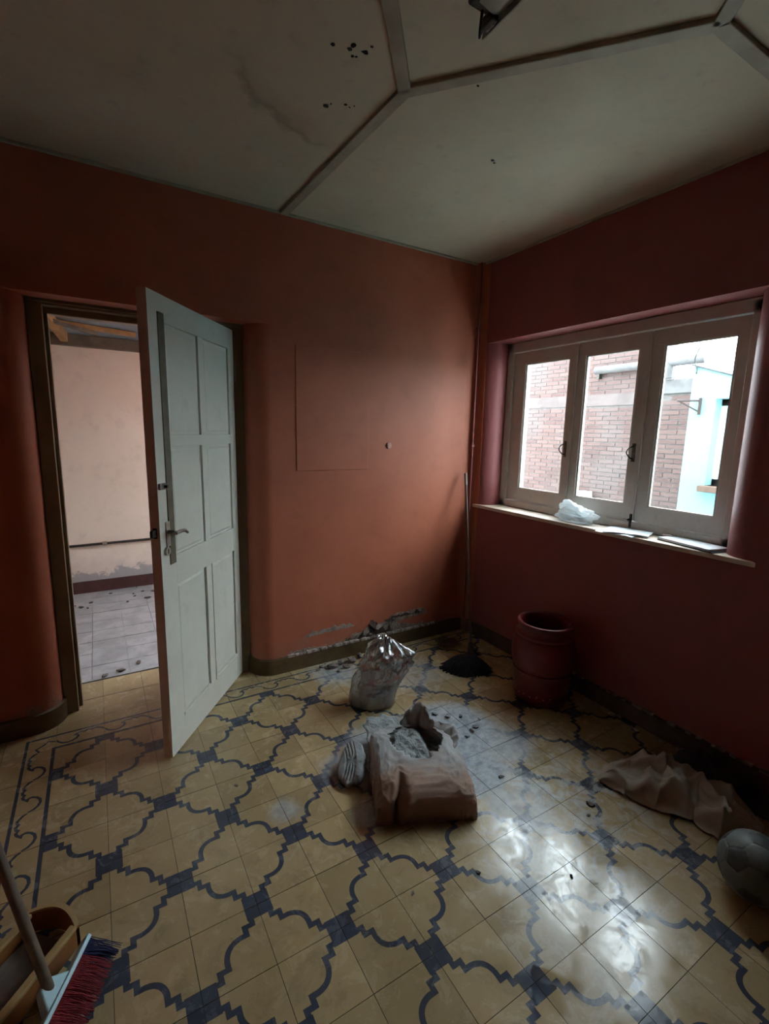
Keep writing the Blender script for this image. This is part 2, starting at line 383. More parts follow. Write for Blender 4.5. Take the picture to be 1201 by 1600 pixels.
skirt('baseboard_back', dens([(.0, 1.52), (0, 1.498)]) + arc(NR, 1.498, NR, 180, 270, 10)[1:] + dens([(NR, YA), (XB, YA)])[1:], M_SKIRT, 'olive brown skirting curving round the doorway edge under terracotta wall')
skirt('baseboard_left', dens([(XL, YA), (-.975-NR, YA)]) + arc(-.975-NR, 1.498, NR, 270, 360, 10)[1:], M_SKIRT, 'olive brown skirting left of the doorway')
skirt('baseboard_right', dens([(XB, YA), (XB, YR)]), M_SKIRT_D, 'dark worn skirting under the window wall', .095, .014)

# peeling plaster flakes along the foot of the back wall
def flake(parent, cx, cz, wd, hg, tilt, mat, depth=.010, seed=0):
    n = 7; pts = []
    for k in range(n):
        a = 2*math.pi*(k+random.uniform(-.3, .3))/n; r_ = random.uniform(.45, 1.25)
        pts.append((wd*math.cos(a)*r_, hg*math.sin(a)*r_))
    M = Matrix.Translation((cx, YA-.004-depth*.6, cz)) @ Matrix.Rotation(tilt, 4, 'X') @ Matrix.Rotation(random.uniform(-.5, .5), 4, 'Y') @ Matrix.Rotation(math.pi/2, 4, 'X')
    MB().prism(pts, 0, .004, 0, M).build('plaster_flake', mat, parent)
M_PLAST = M_('crumbling_plaster', (.30,.24,.21), (.16,.12,.10), 30, .85, .6, 90, world=True)
M_CAV = M_('dark_plaster_cavity', (.075,.05,.04), (.04,.028,.022), 25, .95, .7, 80, world=True)
def jag(parent, x0, x1, zb, zt, depth, mat, name, seed, step=.012):
    n_ = int((x1-x0)/step); mb = MB(); vs = []
    for k in range(n_+1):
        x = x0+(x1-x0)*k/n_; e = sstep(0, .12, k/n_)*sstep(1, .88, k/n_)
        t_ = zt(x)+(.022*nz((x*34, seed, 0))+.012*nz((x*90, seed, 2))); b_ = zb(x)+.010*nz((x*50, seed, 5))
        t_ = b_+max(.002, (t_-b_)*(.15+.85*e)); d = depth*(.6+.8*abs(nz((x*40, seed, 9))))
        vs += [(x, YA, b_), (x, YA, t_), (x, YA-d, b_+.001), (x, YA-d*.7, t_-.001)]
    fs = []
    for k in range(n_):
        a = 4*k; c = a+4; fs += [(a+2, c+2, c+3, a+3), (a+3, c+3, c+1, a+1), (a, c, c+2, a+2)]
    return mb.add(vs, fs).build(name, mat, parent)
jag(wall_back, .16, 1.42, lambda x: .095, lambda x: .122+.05*math.exp(-((x-.88)/.22)**2)+.015*math.sin(x*9), .007, M_PLAST, 'exposed_plaster', 1.0)
jag(wall_back, .30, .66, lambda x: .196+.03*(x-.3), lambda x: .222+.04*(x-.3), .004, M_PLAST, 'plaster_crack', 2.0)
jag(wall_back, .68, .96, lambda x: .105, lambda x: .150+.06*math.exp(-((x-.80)/.05)**2)+.05*nz((x*26, 7, 0)), .010, M_CAV, 'plaster_cavity', 3.0, .007)
jag(wall_back, .90, 1.26, lambda x: .165+.08*(x-.9), lambda x: .215+.08*(x-.9), .009, M_PLAST, 'exposed_plaster', 4.0)
jag(wall_back, .93, 1.22, lambda x: .205, lambda x: .222, .012, M_CAV, 'plaster_crack', 5.0)
for k, (x, z, a, b) in enumerate([(.74,.16,.03,.028),(.80,.19,.028,.035),(.85,.17,.035,.02),(.93,.20,.045,.014),(1.02,.235,.05,.009),(1.10,.225,.04,.008),(.97,.165,.04,.012),(.66,.15,.03,.012)]):
    flake(wall_back, x, z, a, b, random.uniform(-.5, -.1), M_CAV if k in (1, 3) else M_PLAST, .020, k)
for k in range(20):
    x = random.uniform(.2, 1.3); flake(wall_back, x, .108+random.uniform(0, .03), random.uniform(.008, .022), random.uniform(.004, .010), random.uniform(-.6, .2), M_PLAST, .020, 50+k)
# white salt-crusted plaster lip over the skirting
lip = MB()
for k in range(40):
    x = .2+k*.028+random.uniform(-.01, .01)
    if x > 1.4: break
    r_ = random.uniform(.006, .016)
    lip.box((x-r_*1.3, YA-.016-r_*.4, .095), (x+r_*1.3, YA, .101+r_*.8))
lip.build('plaster_crust', M_('salt_crust_plaster', (.46,.40,.37), (.22,.17,.15), 40, .8, .5, 90, world=True), wall_back, bevel=.003)
# same kind of crust along the window wall skirting
lip = MB()
for k in range(70):
    y = .9-k*.03+random.uniform(-.012, .012)
    if random.random() < .3: continue
    r_ = random.uniform(.004, .012)
    lip.box((XB-.012-r_*.5, y-r_*1.5, .09), (XB, y+r_*1.5, .096+r_*.8))
lip.build('plaster_crust', M_PLAST, wall_right, bevel=.003)

# ------------------------------------------------------------------ ceiling
ceil = MB().box((XL-.12, YR-.12, H), (X2, 1.80, H+.05)).build('ceiling', M_CEIL, label='dingy cream ceiling boards with water stains and battens', cat='ceiling', kind='structure', origin=(0,0,H))
def batten(a, b, wd=.045, th=.014):
    a = Vector((a[0], a[1], 0)); b = Vector((b[0], b[1], 0)); d = (b-a); L = d.length; ang = math.atan2(d.y, d.x)
    M = Matrix.Translation((a.x, a.y, H)) @ Matrix.Rotation(ang, 4, 'Z')
    MB().box((0, -wd/2, -th), (L, wd/2, .001), 0, M).build('batten', M_BATTEN, ceil, bevel=.003)
NT1, NT2, NT3, NT4 = (.236, .249), (.821, -.451), (.236, -1.151), (-.349, -.451)
batten((.203, YA-.012), NT1); batten((XB-.012, -.462), NT2); batten((.236, YR+.012), NT3); batten((XL+.012, -.451), NT4)
for a, b in ((NT1, NT2), (NT2, NT3), (NT3, NT4), (NT4, NT1)): batten(a, b)
for k, (a, b) in enumerate([((XL, YA-.012), (XB, YA)), ((XB-.012, YR), (XB, YA)), ((XL, YR), (XL+.012, YA)), ((XL, YR), (XB, YR+.012))]):
    MB().box((a[0], a[1], H-.014), (b[0], b[1], H)).build('trim_%d' % (k+1), M_BATTEN, bevel=.003, label=['thin cream ceiling trim above the door wall','thin cream ceiling trim above the window wall','thin ceiling trim above the left wall','thin ceiling trim above the wall behind'][k], cat='trim', kind='structure')
def splat(x, y, r_, seed):
    pts = []
    for k in range(9):
        a = 2*math.pi*k/9; q = r_*(1+.7*nz((math.cos(a), math.sin(a), seed*2.3), 1.2)); pts.append((x+q*math.cos(a), y+q*math.sin(a)*.8))
    MB().prism(pts, H-.0012, H+.001).build('mould_spot', M_HOLE, ceil)
for k, (x, y, r_) in enumerate([(-.05,.205,.007),(.0,.195,.008),(.005,.175,.009),(.02,.215,.005),(.045,.18,.010),(.052,.15,.005),(.03,.21,.005),(.045,.47,.009),(.055,.45,.004),(.10,.425,.006),(.12,.43,.003),(.13,.415,.003),(.43,.10,.005),(.78,.40,.008),(.80,.41,.005)]): splat(x, y, r_, k)

# fluorescent batten fitting on the ceiling
M_LAMP = M_('yellowed_white_enamel', (.42,.40,.34), (.30,.27,.22), 9, .4)
lamp = empty('fluorescent_fitting', (.20, -.15, H), 'old fluorescent ceiling fitting with a broken dark end and loose wire', 'lamp')
M = Matrix.Identity(4)
lb = MB(); prof = [(.145,H),(.155,H-.045),(.17,H-.062),(.215,H-.070),(.238,H-.062),(.243,H-.05),(.238,H-.048),(.225,H)]
y0, y1 = -.20, -1.35
vs = [(x, y0, z) for x, z in prof] + [(x, y1, z) for x, z in prof]; n = len(prof)
lb.add(vs, [(i, (i+1) % n, n+(i+1) % n, n+i) for i in range(n)] + [list(range(n)), list(range(n, 2*n))[::-1]])
lb.build('housing', M_LAMP, lamp, smooth='auto')
MB().add([(.244,-.132,H-.078),(.244,-1.35,H-.078),(.250,-1.35,H-.052),(.250,-.132,H-.052),(.240,-.132,H-.078),(.240,-1.35,H-.078),(.246,-1.35,H-.052),(.246,-.132,H-.052)],
         [(0,1,2,3),(4,7,6,5),(0,4,5,1),(3,2,6,7),(0,3,7,4),(1,5,6,2)]).build('reflector_edge', M_LAMP, lamp)
MB().box((.15, -.215, H-.060), (.222, -.175, H-.002)).build('end_bracket', M_('rusty_brown_plate', (.10,.07,.045), (.05,.035,.025), 30, .7), lamp, bevel=.006)
lh = MB(); lh.box((.215, -.20, H-.078), (.238, -.150, H-.05)); lho = lh.build('lamp_holder', M_DARKMETAL, lamp, bevel=.005)
MB().tube([(.19,-.19,H-.05),(.205,-.165,H-.085),(.225,-.14,H-.082),(.238,-.128,H-.062),(.236,-.16,H-.045)], .004, 8).build('loose_wire', M_DARKMETAL, lamp, smooth=True)
MB().tube([(.232,-.158,H-.07),(.232,-.185,H-.07)], .009, 10).build('contact_pin', M_STEEL, lho, smooth='auto')

# ------------------------------------------------------------------ window with three casements
win = empty('window_1', (1.78, .47, .985), 'cream painted three-leaf timber window in the wine red wall', 'window', kind='structure')
FX0, FX1 = 1.765, 1.86
FZ0, FZ1 = .985, 2.10
fb = MB(); fb.box((FX0, WY0, FZ0), (FX1, WY1, FZ0+.045)); fb.box((FX0, WY0, FZ1-.055), (FX1, WY1, FZ1+.006)); fb.box((FX0, WY1-.05, FZ0), (FX1, WY1, FZ1)); fb.box((FX0, WY0, FZ0), (FX1, WY0+.05, FZ1))
fb.build('frame', M_WIN, win, bevel=.004)
def casement(yl, yr, py1, py0, handle):          # yl > yr ; pane between py1 and py0
    z0, z1 = 1.034, 2.042; pz0, pz1 = 1.118, 1.966; xa, xb = 1.782, 1.822
    mb = MB()
    mb.box((xa, yr, z0), (xb, yl, pz0)); mb.box((xa, yr, pz1), (xb, yl, z1)); mb.box((xa, py1, pz0), (xb, yl, pz1)); mb.box((xa, yr, pz0), (xb, py0, pz1))
    c = mb.build('casement', M_WIN, win, bevel=.004)
    MB().box((xa+.016, py0-.004, pz0-.004), (xa+.019, py1+.004, pz1+.004)).build('pane', M_GLASS, c)
    bd = MB(); e = .010
    for a, b in (((xa+.006, py0, pz0), (xa+.016, py1, pz0+e)), ((xa+.006, py0, pz1-e), (xa+.016, py1, pz1)), ((xa+.006, py0, pz0), (xa+.016, py0+e, pz1)), ((xa+.006, py1-e, pz0), (xa+.016, py1, pz1))): bd.box(a, b)
    bd.build('glazing_bead', M_WIN, c)
    if handle:
        hb = MB(); yy = yr+.030
        hb.tube([(xa-.002, yy, 1.445), (xa-.020, yy+.005, 1.44)] + [(xa-.022-.006*math.sin(q*math.pi/8), yy+.008+.016*math.sin(q*math.pi/8), 1.44-.058*q/8) for q in range(1, 8)] + [(xa-.020, yy+.005, 1.38), (xa-.002, yy, 1.375)], .0035, 8)
        hb.build('pull_handle', M_DARKMETAL, c, smooth=True)
        MB().box((xa-.004, yy-.010, 1.36), (xa+.002, yy+.010, 1.46)).build('handle_plate', M_STEEL, c, bevel=.002)
    return c
casement(1.172, .672, 1.072, .718, True)
casement(.664, .222, .606, .276, True)
casement(.214, -.232, .147, -.186, False)
for y in (.668, .218):
    MB().box((1.770, y-.010, 1.040), (1.784, y+.010, 2.036)).build('cover_strip', M_WIN, win, bevel=.003)
    b = MB().box((1.760, y-.006, 1.0), (1.770, y+.006, 1.075)).build('bolt', M_DARKMETAL, win, bevel=.002)
    MB().tube([(1.757, y, 1.045), (1.742, y, 1.045)], .006, 8).build('bolt_knob', M_DARKMETAL, b, smooth='auto')
for y, z in ((1.176,1.14),(1.176,1.90),(-.236,1.16),(-.236,1.92)):
    MB().tube([(1.779, y, z-.05), (1.779, y, z+.05)], .006, 8).build('hinge', M_WIN, win, smooth='auto')
# inner sill board
sb = MB(); sb.prism([(1.604, 1.335), (1.604, -.445), (1.70, -.33), (1.79, WY0), (1.79, WY1), (1.70, 1.25)], WZ0-.004, .984)
sb.build('window_sill', M_SILL, bevel=.003, label='pale cream window sill board under the three-leaf window', cat='window sill', kind='structure')

# ------------------------------------------------------------------ doorway: frame and half-open panelled door
df = empty('door_frame', (-.49, 1.55, 0), 'olive beige timber door frame set deep in the terracotta wall', 'door frame', kind='structure')
for x0, x1, st in ((-.975, -.912, -.895), (-.066, 0, -.085)):
    mb = MB(); mb.box((x0, 1.498, 0), (x1, 1.615, 2.06)); mb.box((min(x1, st) if st > x1 else st, 1.545, 0), (st if st > x1 else x0+.001, 1.60, 2.04)) if st > x1 else mb.box((st, 1.545, 0), (x0+.001, 1.60, 2.04))
    mb.build('jamb', M_FRAME, df, bevel=.004)
hb = MB(); hb.box((-.912, 1.498, 2.035), (-.066, 1.615, 2.06)); hb.box((-.912, 1.545, 2.005), (-.066, 1.60, 2.036)); hb.box((-.975, 1.49, 2.045), (0, 1.50, 2.062))
hb.build('head', M_FRAME, df, bevel=.003)
HG = Vector((-.03, 1.52, 0)); DD = Vector((-.6036, -.7973, 0)); NN = Vector((.7973, -.6036, 0))
DM = Matrix(((DD.x, NN.x, 0, HG.x), (DD.y, NN.y, 0, HG.y), (0, 0, 1, 0), (0, 0, 0, 1)))     # local: x along leaf from hinge, y out of the visible face
door = empty('door_1', tuple(HG+DD*.05), 'off white six-panel wooden door standing half open into the room', 'door', kind='structure')
S0, S1, Z0, Z1, TH = .048, .840, .012, 2.022, .042
PC = [(.115, .395), (.445, .725)]; PR = [(.150, .800), (.930, 1.410), (1.460, 1.915)]
def dbox(name, a, b, mat, parent=door, bev=.002): return MB().box(a, b, 0, DM).build(name, mat, parent, bevel=bev)
M_2 = [M_DOOR, M_DOOREDGE]
dbox('stile', (S0, -TH, Z0), (PC[0][0], 0, Z1), M_DOOR)
sl = MB().box((PC[1][1], -TH, Z0), (S1, 0, Z1), 0, DM); sl.m[3] = 1; lock_stile = sl.build('stile', M_2, door)
zs = [Z0] + [z for r_ in PR for z in r_] + [Z1]
for a, b in ((Z0, PR[0][0]), (PR[0][1], PR[1][0]), (PR[1][1], PR[2][0]), (PR[2][1], Z1)):
    dbox('rail', (PC[0][0], -TH, a), (PC[1][1], 0, b), M_DOOR, bev=.0015)
for a, b in PR:
    dbox('muntin', (PC[0][1], -TH, a), (PC[1][0], 0, b), M_DOOR, bev=.0015)
    for c, d in PC:
        dbox('panel', (c, -TH+.012, a), (d, -.010, b), M_DOOR)
        fld = MB(); e = .022                      # raised field with bevelled margin
        vs = [(c+e*.5, -.010, a+e*.5), (d-e*.5, -.010, a+e*.5), (d-e*.5, -.010, b-e*.5), (c+e*.5, -.010, b-e*.5), (c+e, -.006, a+e), (d-e, -.006, a+e), (d-e, -.006, b-e), (c+e, -.006, b-e)]
        fld.add([DM @ Vector(v) for v in vs], [(4,5,6,7),(0,1,5,4),(1,2,6,5),(2,3,7,6),(3,0,4,7)])
        fld.build('raised_field', M_DOOR, door)
# mouldings at the foot of the lower panels, picked out by grime
for c, d in PC:
    for a, b in (((c, -.010, PR[0][0]), (d, .004, PR[0][0]+.014)), ((c if c > .4 else d-.012, -.010, PR[0][0]), ((c+.012) if c > .4 else d, .004, PR[0][1]))):
        dbox('moulding', a, b, M_DOOR)
dbox('lock_strip', (.730, -.001, .900), (.776, .004, 1.950), M_RAW)
# lever handle, cylinder, latch
hd = MB().box((.770, 0, .985), (.800, .006, 1.095), 0, DM).build('handle_plate', M_BRASS, door, bevel=.004)
lv = MB(); lv.tube([DM @ Vector(q) for q in [(.788, .004, 1.05), (.788, .040, 1.05)]], .008, 10); lv.tube([DM @ Vector(q) for q in [(.795, .045, 1.048), (.76, .046, 1.05), (.72, .044, 1.046), (.690, .040, 1.03)]], [.008, .008, .007, .006], 10)
lv.build('lever', M_STEEL, hd, smooth='auto')
cy = MB(); cy.tube([DM @ Vector(q) for q in [(.800, 0, .968), (.800, .010, .968)]], .018, 20); cyo = cy.build('lock_cylinder', M_BRASS, door, smooth='auto')
MB().box((.798, .009, .958), (.802, .0115, .978), 0, DM).build('keyhole', M_DARKMETAL, cyo)
MB().box((S1-.001, -.030, 1.03), (S1+.002, -.012, 1.075), 0, DM).build('latch_plate', M_DARKMETAL, door)
MB().box((S1, -.027, 1.038), (S1+.030, -.014, 1.068), 0, DM).build('latch_bolt', M_DARKMETAL, door, bevel=.002)
bc = MB().box((.790, 0, 1.235), (.835, .012, 1.262), 0, DM).build('bolt_catch', M_STEEL, door, bevel=.003)
MB().tube([DM @ Vector(q) for q in [(.805, .012, 1.248), (.805, .026, 1.248)]], .006, 8).build('bolt_knob', M_DARKMETAL, bc, smooth='auto')
for z in (.25, 1.05, 1.80):
    MB().tube([DM @ Vector((S0-.006, .004, z-.05)), DM @ Vector((S0-.006, .004, z+.05))], .007, 10).build('hinge', M_FRAME, door, smooth='auto')

# ------------------------------------------------------------------ room beyond the doorway
Y2 = 3.60
MB().box((-2.6, Y2, -.05), (1.72, Y2+.15, 2.14)).build('wall_far', M_PINK, label='pale pink plaster wall seen through the open doorway', cat='wall', kind='structure')
MB().box((-2.72, 1.68, -.05), (-2.6, Y2+.15, 3.0)).box((-2.6, 1.68, -.05), (XL-.1, 1.80, 3.0)).build('wall_far_left', M_PINK, label='pale pink side wall of the room beyond the doorway', cat='wall', kind='structure')
fr_ = MB(); RX = 1.62  # opening towards the yard is added, out of view, to brighten the far room
for a, b in (((RX, 1.78, -.05), (RX+.24, 1.82, 2.9)), ((RX, 2.40, -.05), (RX+.24, Y2+.15, 2.9)), ((RX, 1.82, 2.25), (RX+.24, 2.40, 2.9))): fr_.box(a, b)
fr_.build('wall_far_right', M_PINK, label='pink wall of the far room with an added unseen opening that lets in daylight', cat='wall', kind='structure')
def roof_z(y): return 2.22+.14*(Y2-y)
rf = MB()                                  # gap over the yard side added, out of view, to let skylight in
for x0, x1, a, b in ((-2.7, .35, 1.80, Y2+.12), (.35, 1.9, 2.45, Y2+.12)):
    rf.add([(x0,a,roof_z(a)),(x1,a,roof_z(a)),(x1,b,roof_z(b)),(x0,b,roof_z(b)),(x0,a,roof_z(a)+.03),(x1,a,roof_z(a)+.03),(x1,b,roof_z(b)+.03),(x0,b,roof_z(b)+.03)], [(0,3,2,1),(4,5,6,7),(0,1,5,4),(1,2,6,5),(2,3,7,6),(3,0,4,7)])
roof2 = rf.build('ceiling', M_('grey_blue_roof_sheet', (.20,.23,.26), (.14,.165,.19), 3, .6, world=True), label='bare grey blue roof sheeting over the far room', cat='ceiling', kind='structure', origin=(0, 1.8, 2.2))
M_PINE = M_('raw_pine', (.42,.24,.10), (.32,.17,.07), 10, .6); M_OLDW = M_('old_grey_timber', (.14,.11,.08), (.09,.07,.05), 10, .7)
def beam(name, a, b, wd, hg, mat, parent):
    a = Vector(a); b = Vector(b); d = (b-a).normalized(); s_ = d.cross(Vector((0, 0, 1))).normalized(); u_ = s_.cross(d)
    vs = [p + s_*wd/2*sx + u_*hg/2*sz for p in (a, b) for sx, sz in ((-1,-1),(1,-1),(1,1),(-1,1))]
    return MB().add(vs, [(0,1,2,3),(4,7,6,5),(0,4,5,1),(1,5,6,2),(2,6,7,3),(3,7,4,0)]).build(name, mat, parent)
beam('rafter', (-.90, 3.56, roof_z(3.56)-.035), (-1.17, 1.82, roof_z(1.82)-.035), .05, .07, M_PINE, roof2)
beam('rafter', (.10, 3.56, roof_z(3.56)-.035), (.0, 1.82, roof_z(1.82)-.035), .05, .07, M_PINE, roof2)
beam('purlin', (-1.6, 3.10, roof_z(3.10)-.02), (-.40, 3.33, roof_z(3.33)-.02), .045, .035, M_PINE, roof2)
beam('purlin', (-.96, 3.10, roof_z(3.10)-.05), (-.68, 3.32, roof_z(3.32)-.05), .03, .025, M_OLDW, roof2)
MB().box((-2.6, Y2-.07, 2.135), (1.62, Y2+.05, 2.225)).build('wall_plate', M_OLDW, roof2)
f2 = MB().box((-2.6, 1.80, -.10), (1.62, Y2, -.010)).build('floor', M_('pale_grout', (.42,.42,.42), rough=.8), label='dusty grey tiled floor of the room beyond the doorway', cat='floor', kind='structure', origin=(0, 1.8, -.01))
def grey_tile():
    t = NT('dusty_grey_tile'); p = t.pos(); n1 = t.noise(p, 6, 6, .7, .5); n2 = t.noise(p, 22, 5)
    col = t.mix(t.ramp(n1, .35, .65), (.26,.26,.27), (.40,.40,.42)); col = t.mix(t.math('MULTIPLY', t.ramp(n2, .55, .8), .4), col, (.12,.10,.09))
    t.bsdf(col, t.math('ADD', t.math('MULTIPLY', n1, .4), .15), 0, t.bump(n2, .1, .002)); return t.m
mb = MB().box((-.0985, -.0985, -.008), (.0985, .0985, 0)); g0 = mb.build('floor_tile', grey_tile(), f2); gm = g0.data
bpy.data.objects.remove(g0)
gm.transform(Matrix.Translation(WL[f2]))
for i in range(-8, 3):
    for j in range(9): place('floor_tile', gm, (-.955+.2*(i+2), 1.92+.2*j, -.002+random.uniform(-.0008, .0008)), random.choice([0, 1, 2, 3])*math.pi/2, f2)
MB().box((-2.6, Y2-.015, 0), (1.62, Y2, .105)).build('baseboard_far', M_('dark_red_skirting', (.075,.030,.026), (.05,.02,.018), 8, .5), label='dark red skirting of the far room', cat='skirting', kind='structure')
pp = empty('wall_pipe', (-.7, Y2-.02, .44), 'thin dark pipe running along the pink wall of the far room', 'pipe')
ppo = MB().tube([(-2.5, Y2-.018, .425), (1.5, Y2-.018, .465)], .011, 10).build('pipe', M_DARKMETAL, pp, smooth='auto')
MB().tube([(-.75, Y2-.018, .443), (-.715, Y2-.018, .443)], .019, 12).build('clamp', M_BRASS, ppo, smooth='auto')
M_DEB = M_('dark_debris', (.07,.055,.045), (.16,.14,.12), 40, .9, .6, 120)
def rock(name, c, s_, mat, label, group, cat='debris', flat=.5, seed=0):
    bm = bmesh.new(); bmesh.ops.create_icosphere(bm, subdivisions=2, radius=1)
    for v in bm.verts:
        k = 1+.55*nz(v.co, 1.1, seed)+.2*nz(v.co, 3, seed); v.co *= k
    zmin = min(v.co.z for v in bm.verts); rz = Matrix.Rotation(seed*1.7, 3, 'Z')
    for v in bm.verts: v.co = rz @ Vector((v.co.x*s_*1.3, v.co.y*s_*.8, (v.co.z-zmin)*s_*flat))
    me = bpy.data.meshes.new(name); bm.to_mesh(me); bm.free(); me.materials.append(mat)
    o = bpy.data.objects.new(name, me); COL.objects.link(o); o.location = c; WL[o] = Vector(c)
    return tag(o, label, cat, group)
for k in range(12):
    rock('debris_chip', (random.uniform(-1.0, -.35), random.uniform(3.15, 3.56), 0), random.uniform(.008, .022), M_DEB, 'dark debris crumb by the skirting of the room beyond the doorway', 'debris in the far room', flat=.4, seed=100+k)
for k, (x, y) in enumerate([(-.79, 1.84), (-.70, 1.87), (-.60, 1.93)]):
    rock('debris_chip', (x, y, 0), .018, M_DEB, 'dark debris crumb on the threshold of the doorway', 'debris on the threshold', flat=.35, seed=130+k)

# ------------------------------------------------------------------ courtyard outside the window
M_BRICK = NT('weathered_brick'); t = M_BRICK
g_ = t.n('ShaderNodeNewGeometry'); rnd = t.math('FRACT', t.math('ADD', t.n('ShaderNodeObjectInfo').outputs['Random'], g_.outputs['Random Per Island']))
pz = t.pos(); n1 = t.noise(pz, 1.6, 5); c_ = t.mix(rnd, (.050,.023,.020), (.075,.040,.034)); c_ = t.mix(t.ramp(n1, .42, .7, 0, .6), c_, (.07,.056,.055))
t.bsdf(c_, .85, 0, t.bump(t.noise(pz, 60, 4), .5, .006)); M_BRICK = t.m
M_MORT = M_('grey_mortar', (.085,.075,.07), (.055,.047,.045), 20, .9, .4, 60, world=True)
M_CONC = M_('grey_cement_render', (.085,.08,.08), (.06,.055,.055), 9, .9, .4, 40, world=True)
MB().box((1.98, -2.5, -.15), (6.5, 7.5, -.10)).build('ground', M_('courtyard_paving', (.55,.53,.49), (.45,.43,.40), 3, .9, world=True), label='grey paving of the courtyard outside the window', cat='ground', kind='structure')
BX = 4.60
bw = empty('brick_wall', (BX, 2.6, -.1), 'tall weathered brick boundary wall seen through the window panes', 'brick wall', kind='structure')
bk = MB(); bk.box((BX+.006, 1.72, -.1), (BX+.20, 4.40, 2.72)); bk.box((BX+.006, .3, -.1), (BX+.20, 1.72, 1.96)); bk.build('mortar_bed', M_MORT, bw)
cp = MB(); cp.box((BX-.02, .3, 1.96), (BX+.22, 1.72, 2.11)); cp.build('coping', M_CONC, bw, bevel=.01)
MB().box((BX-.006, 1.75, 1.86), (BX+.02, 4.40, 2.00)).build('cement_band', M_('pinkish_render_band', (.080,.060,.057), (.060,.045,.043), 6, .9, .4, 40, world=True), bw)
bl, bh = .194, .041; pit_y, pit_z = .200, .0520
brm = MB().box((0, -bl/2, -bh/2), (.06, bl/2, bh/2)); bo = brm.build('brick', M_BRICK, bw, bevel=0); bme = bo.data; bme.transform(Matrix.Translation(WL[bw])); bpy.data.objects.remove(bo)
far_b = MB(); cnt = 0
for rz_ in range(0, 55):
    z = -.06+rz_*pit_z
    for cy_ in range(0, 20):
        y = .32+cy_*pit_y+(pit_y/2 if rz_ % 2 else 0)
        top = 2.70 if y > 1.72+bl/2 else 1.95
        if z+bh/2 > top or 1.84 < z < 2.02 and y > 1.72 or (y < 1.72 < y+bl/2): continue
        dx = random.uniform(-.002, .002)
        if .72 < z < 2.5 and 1.42 < y < 3.15 and cnt < 300:
            place('brick', bme, (BX+dx, y+random.uniform(-.003, .003), z), 0, bw); cnt += 1
        else: far_b.box((BX+dx, y-bl/2, z-bh/2), (BX+.05, y+bl/2, z+bh/2))
far_b.build('brick_field', M_BRICK, bw, kind='stuff')
gu = empty('gutter_pipe', (BX-.06, 2.0, 2.28), 'grey horizontal drain pipe fixed along the brick wall', 'pipe')
MB().tube([(BX-.05, 2.54, 2.28), (BX-.05, 1.30, 2.285)], .045, 12).build('pipe', M_CONC, gu, smooth='auto')
MB().tube([(BX-.05, 1.66, 2.28), (BX-.05, 1.655, 2.12)], .04, 12).build('elbow', M_CONC, gu, smooth='auto')
for y in (2.5, 1.80): MB().box((BX-.055, y-.015, 2.18), (BX, y+.015, 2.25)).build('bracket', M_DARKMETAL, gu)
MB().box((BX-.10, 2.46, .62), (BX, 2.60, .80)).build('meter_box', M_('white_box_paint', (.75,.78,.78), rough=.5), bevel=.008, label='small white box mounted low on the brick wall', cat='box')
# pale blue neighbouring building
PX = 3.40
nb = empty('blue_building', (PX, .1, -.1), 'pale blue rendered building beside the brick wall in the courtyard', 'building', kind='structure')
b2 = MB(); WYa, WYb, WZa, WZb = -.35, .625, 1.125, 1.80
b2.box((PX, WYb, -.1), (PX+2.4, .815, WZb)); b2.box((PX, -2.3, -.1), (PX+2.4, WYa, WZb)); b2.box((PX, WYa, -.1), (PX+2.4, WYb, WZa)); b2.box((PX+.16, WYa, WZa), (PX+2.4, WYb, WZb))
gp = [(.815, WZb), (.815, 2.07), (.20, 1.86), (-2.3, 1.86), (-2.3, WZb)]      # low sloping parapet
vs = [(PX, y, z) for y, z in gp]+[(PX+2.4, y, z) for y, z in gp]
b2.add(vs, [(0,1,2,3,4), (9,8,7,6,5)]+[(i, 5+i, 5+(i+1) % 5, (i+1) % 5) for i in range(5)])
b2.build('wall', M_PALE, nb)
M_WHT = M_('white_window_paint', (.74,.76,.76), rough=.5)
wf = MB()
for a, b in (((PX+.10, WYb-.05, WZa), (PX+.158, WYb, WZb)), ((PX+.10, WYa, WZa), (PX+.158, WYa+.05, WZb)), ((PX+.10, WYa, WZa), (PX+.158, WYb, WZa+.05)), ((PX+.10, WYa, WZb-.05), (PX+.158, WYb, WZb)), ((PX+.10, .10, WZa), (PX+.158, .16, WZb))): wf.box(a, b)
wfo = wf.build('window_frame', M_WHT, nb)
MB().box((PX+.135, WYa+.05, WZa+.05), (PX+.14, WYb-.05, WZb-.05)).build('window_pane', M_('dim_curtain_glass', (.16,.20,.22), rough=.1), nb)
MB().box((PX-.05, WYa-.03, WZa-.05), (PX+.16, WYb+.035, WZa)).build('window_ledge', M_('terracotta_ledge', (.14,.075,.052), rough=.8), nb, bevel=.004)
MB().tube([(PX-.008, .83, 2.074), (PX-.008, .55, 1.977), (PX-.008, .20, 1.858), (PX-.008, -2.2, 1.858)], .007, 8).build('cable', M_CONC, nb, smooth='auto')
MB().tube([(PX-.01, .80+.015*math.sin(q*1.3), 2.36-.36*q/9) for q in range(10)], .006, 6).build('hanging_wire', M_CONC, nb, smooth=True)
br = MB(); br.tube([(PX, .735, 1.79), (PX-.16, .835, 1.785)], .008, 8); br.tube([(PX, .735, 1.70), (PX-.14, .822, 1.78)], .006, 8); br.tube([(PX-.006, .735, 1.68), (PX-.006, .735, 1.81)], .012, 8)
br.build('iron_bracket', M_('rusty_iron', (.045,.022,.018), rough=.8), nb, smooth='auto')

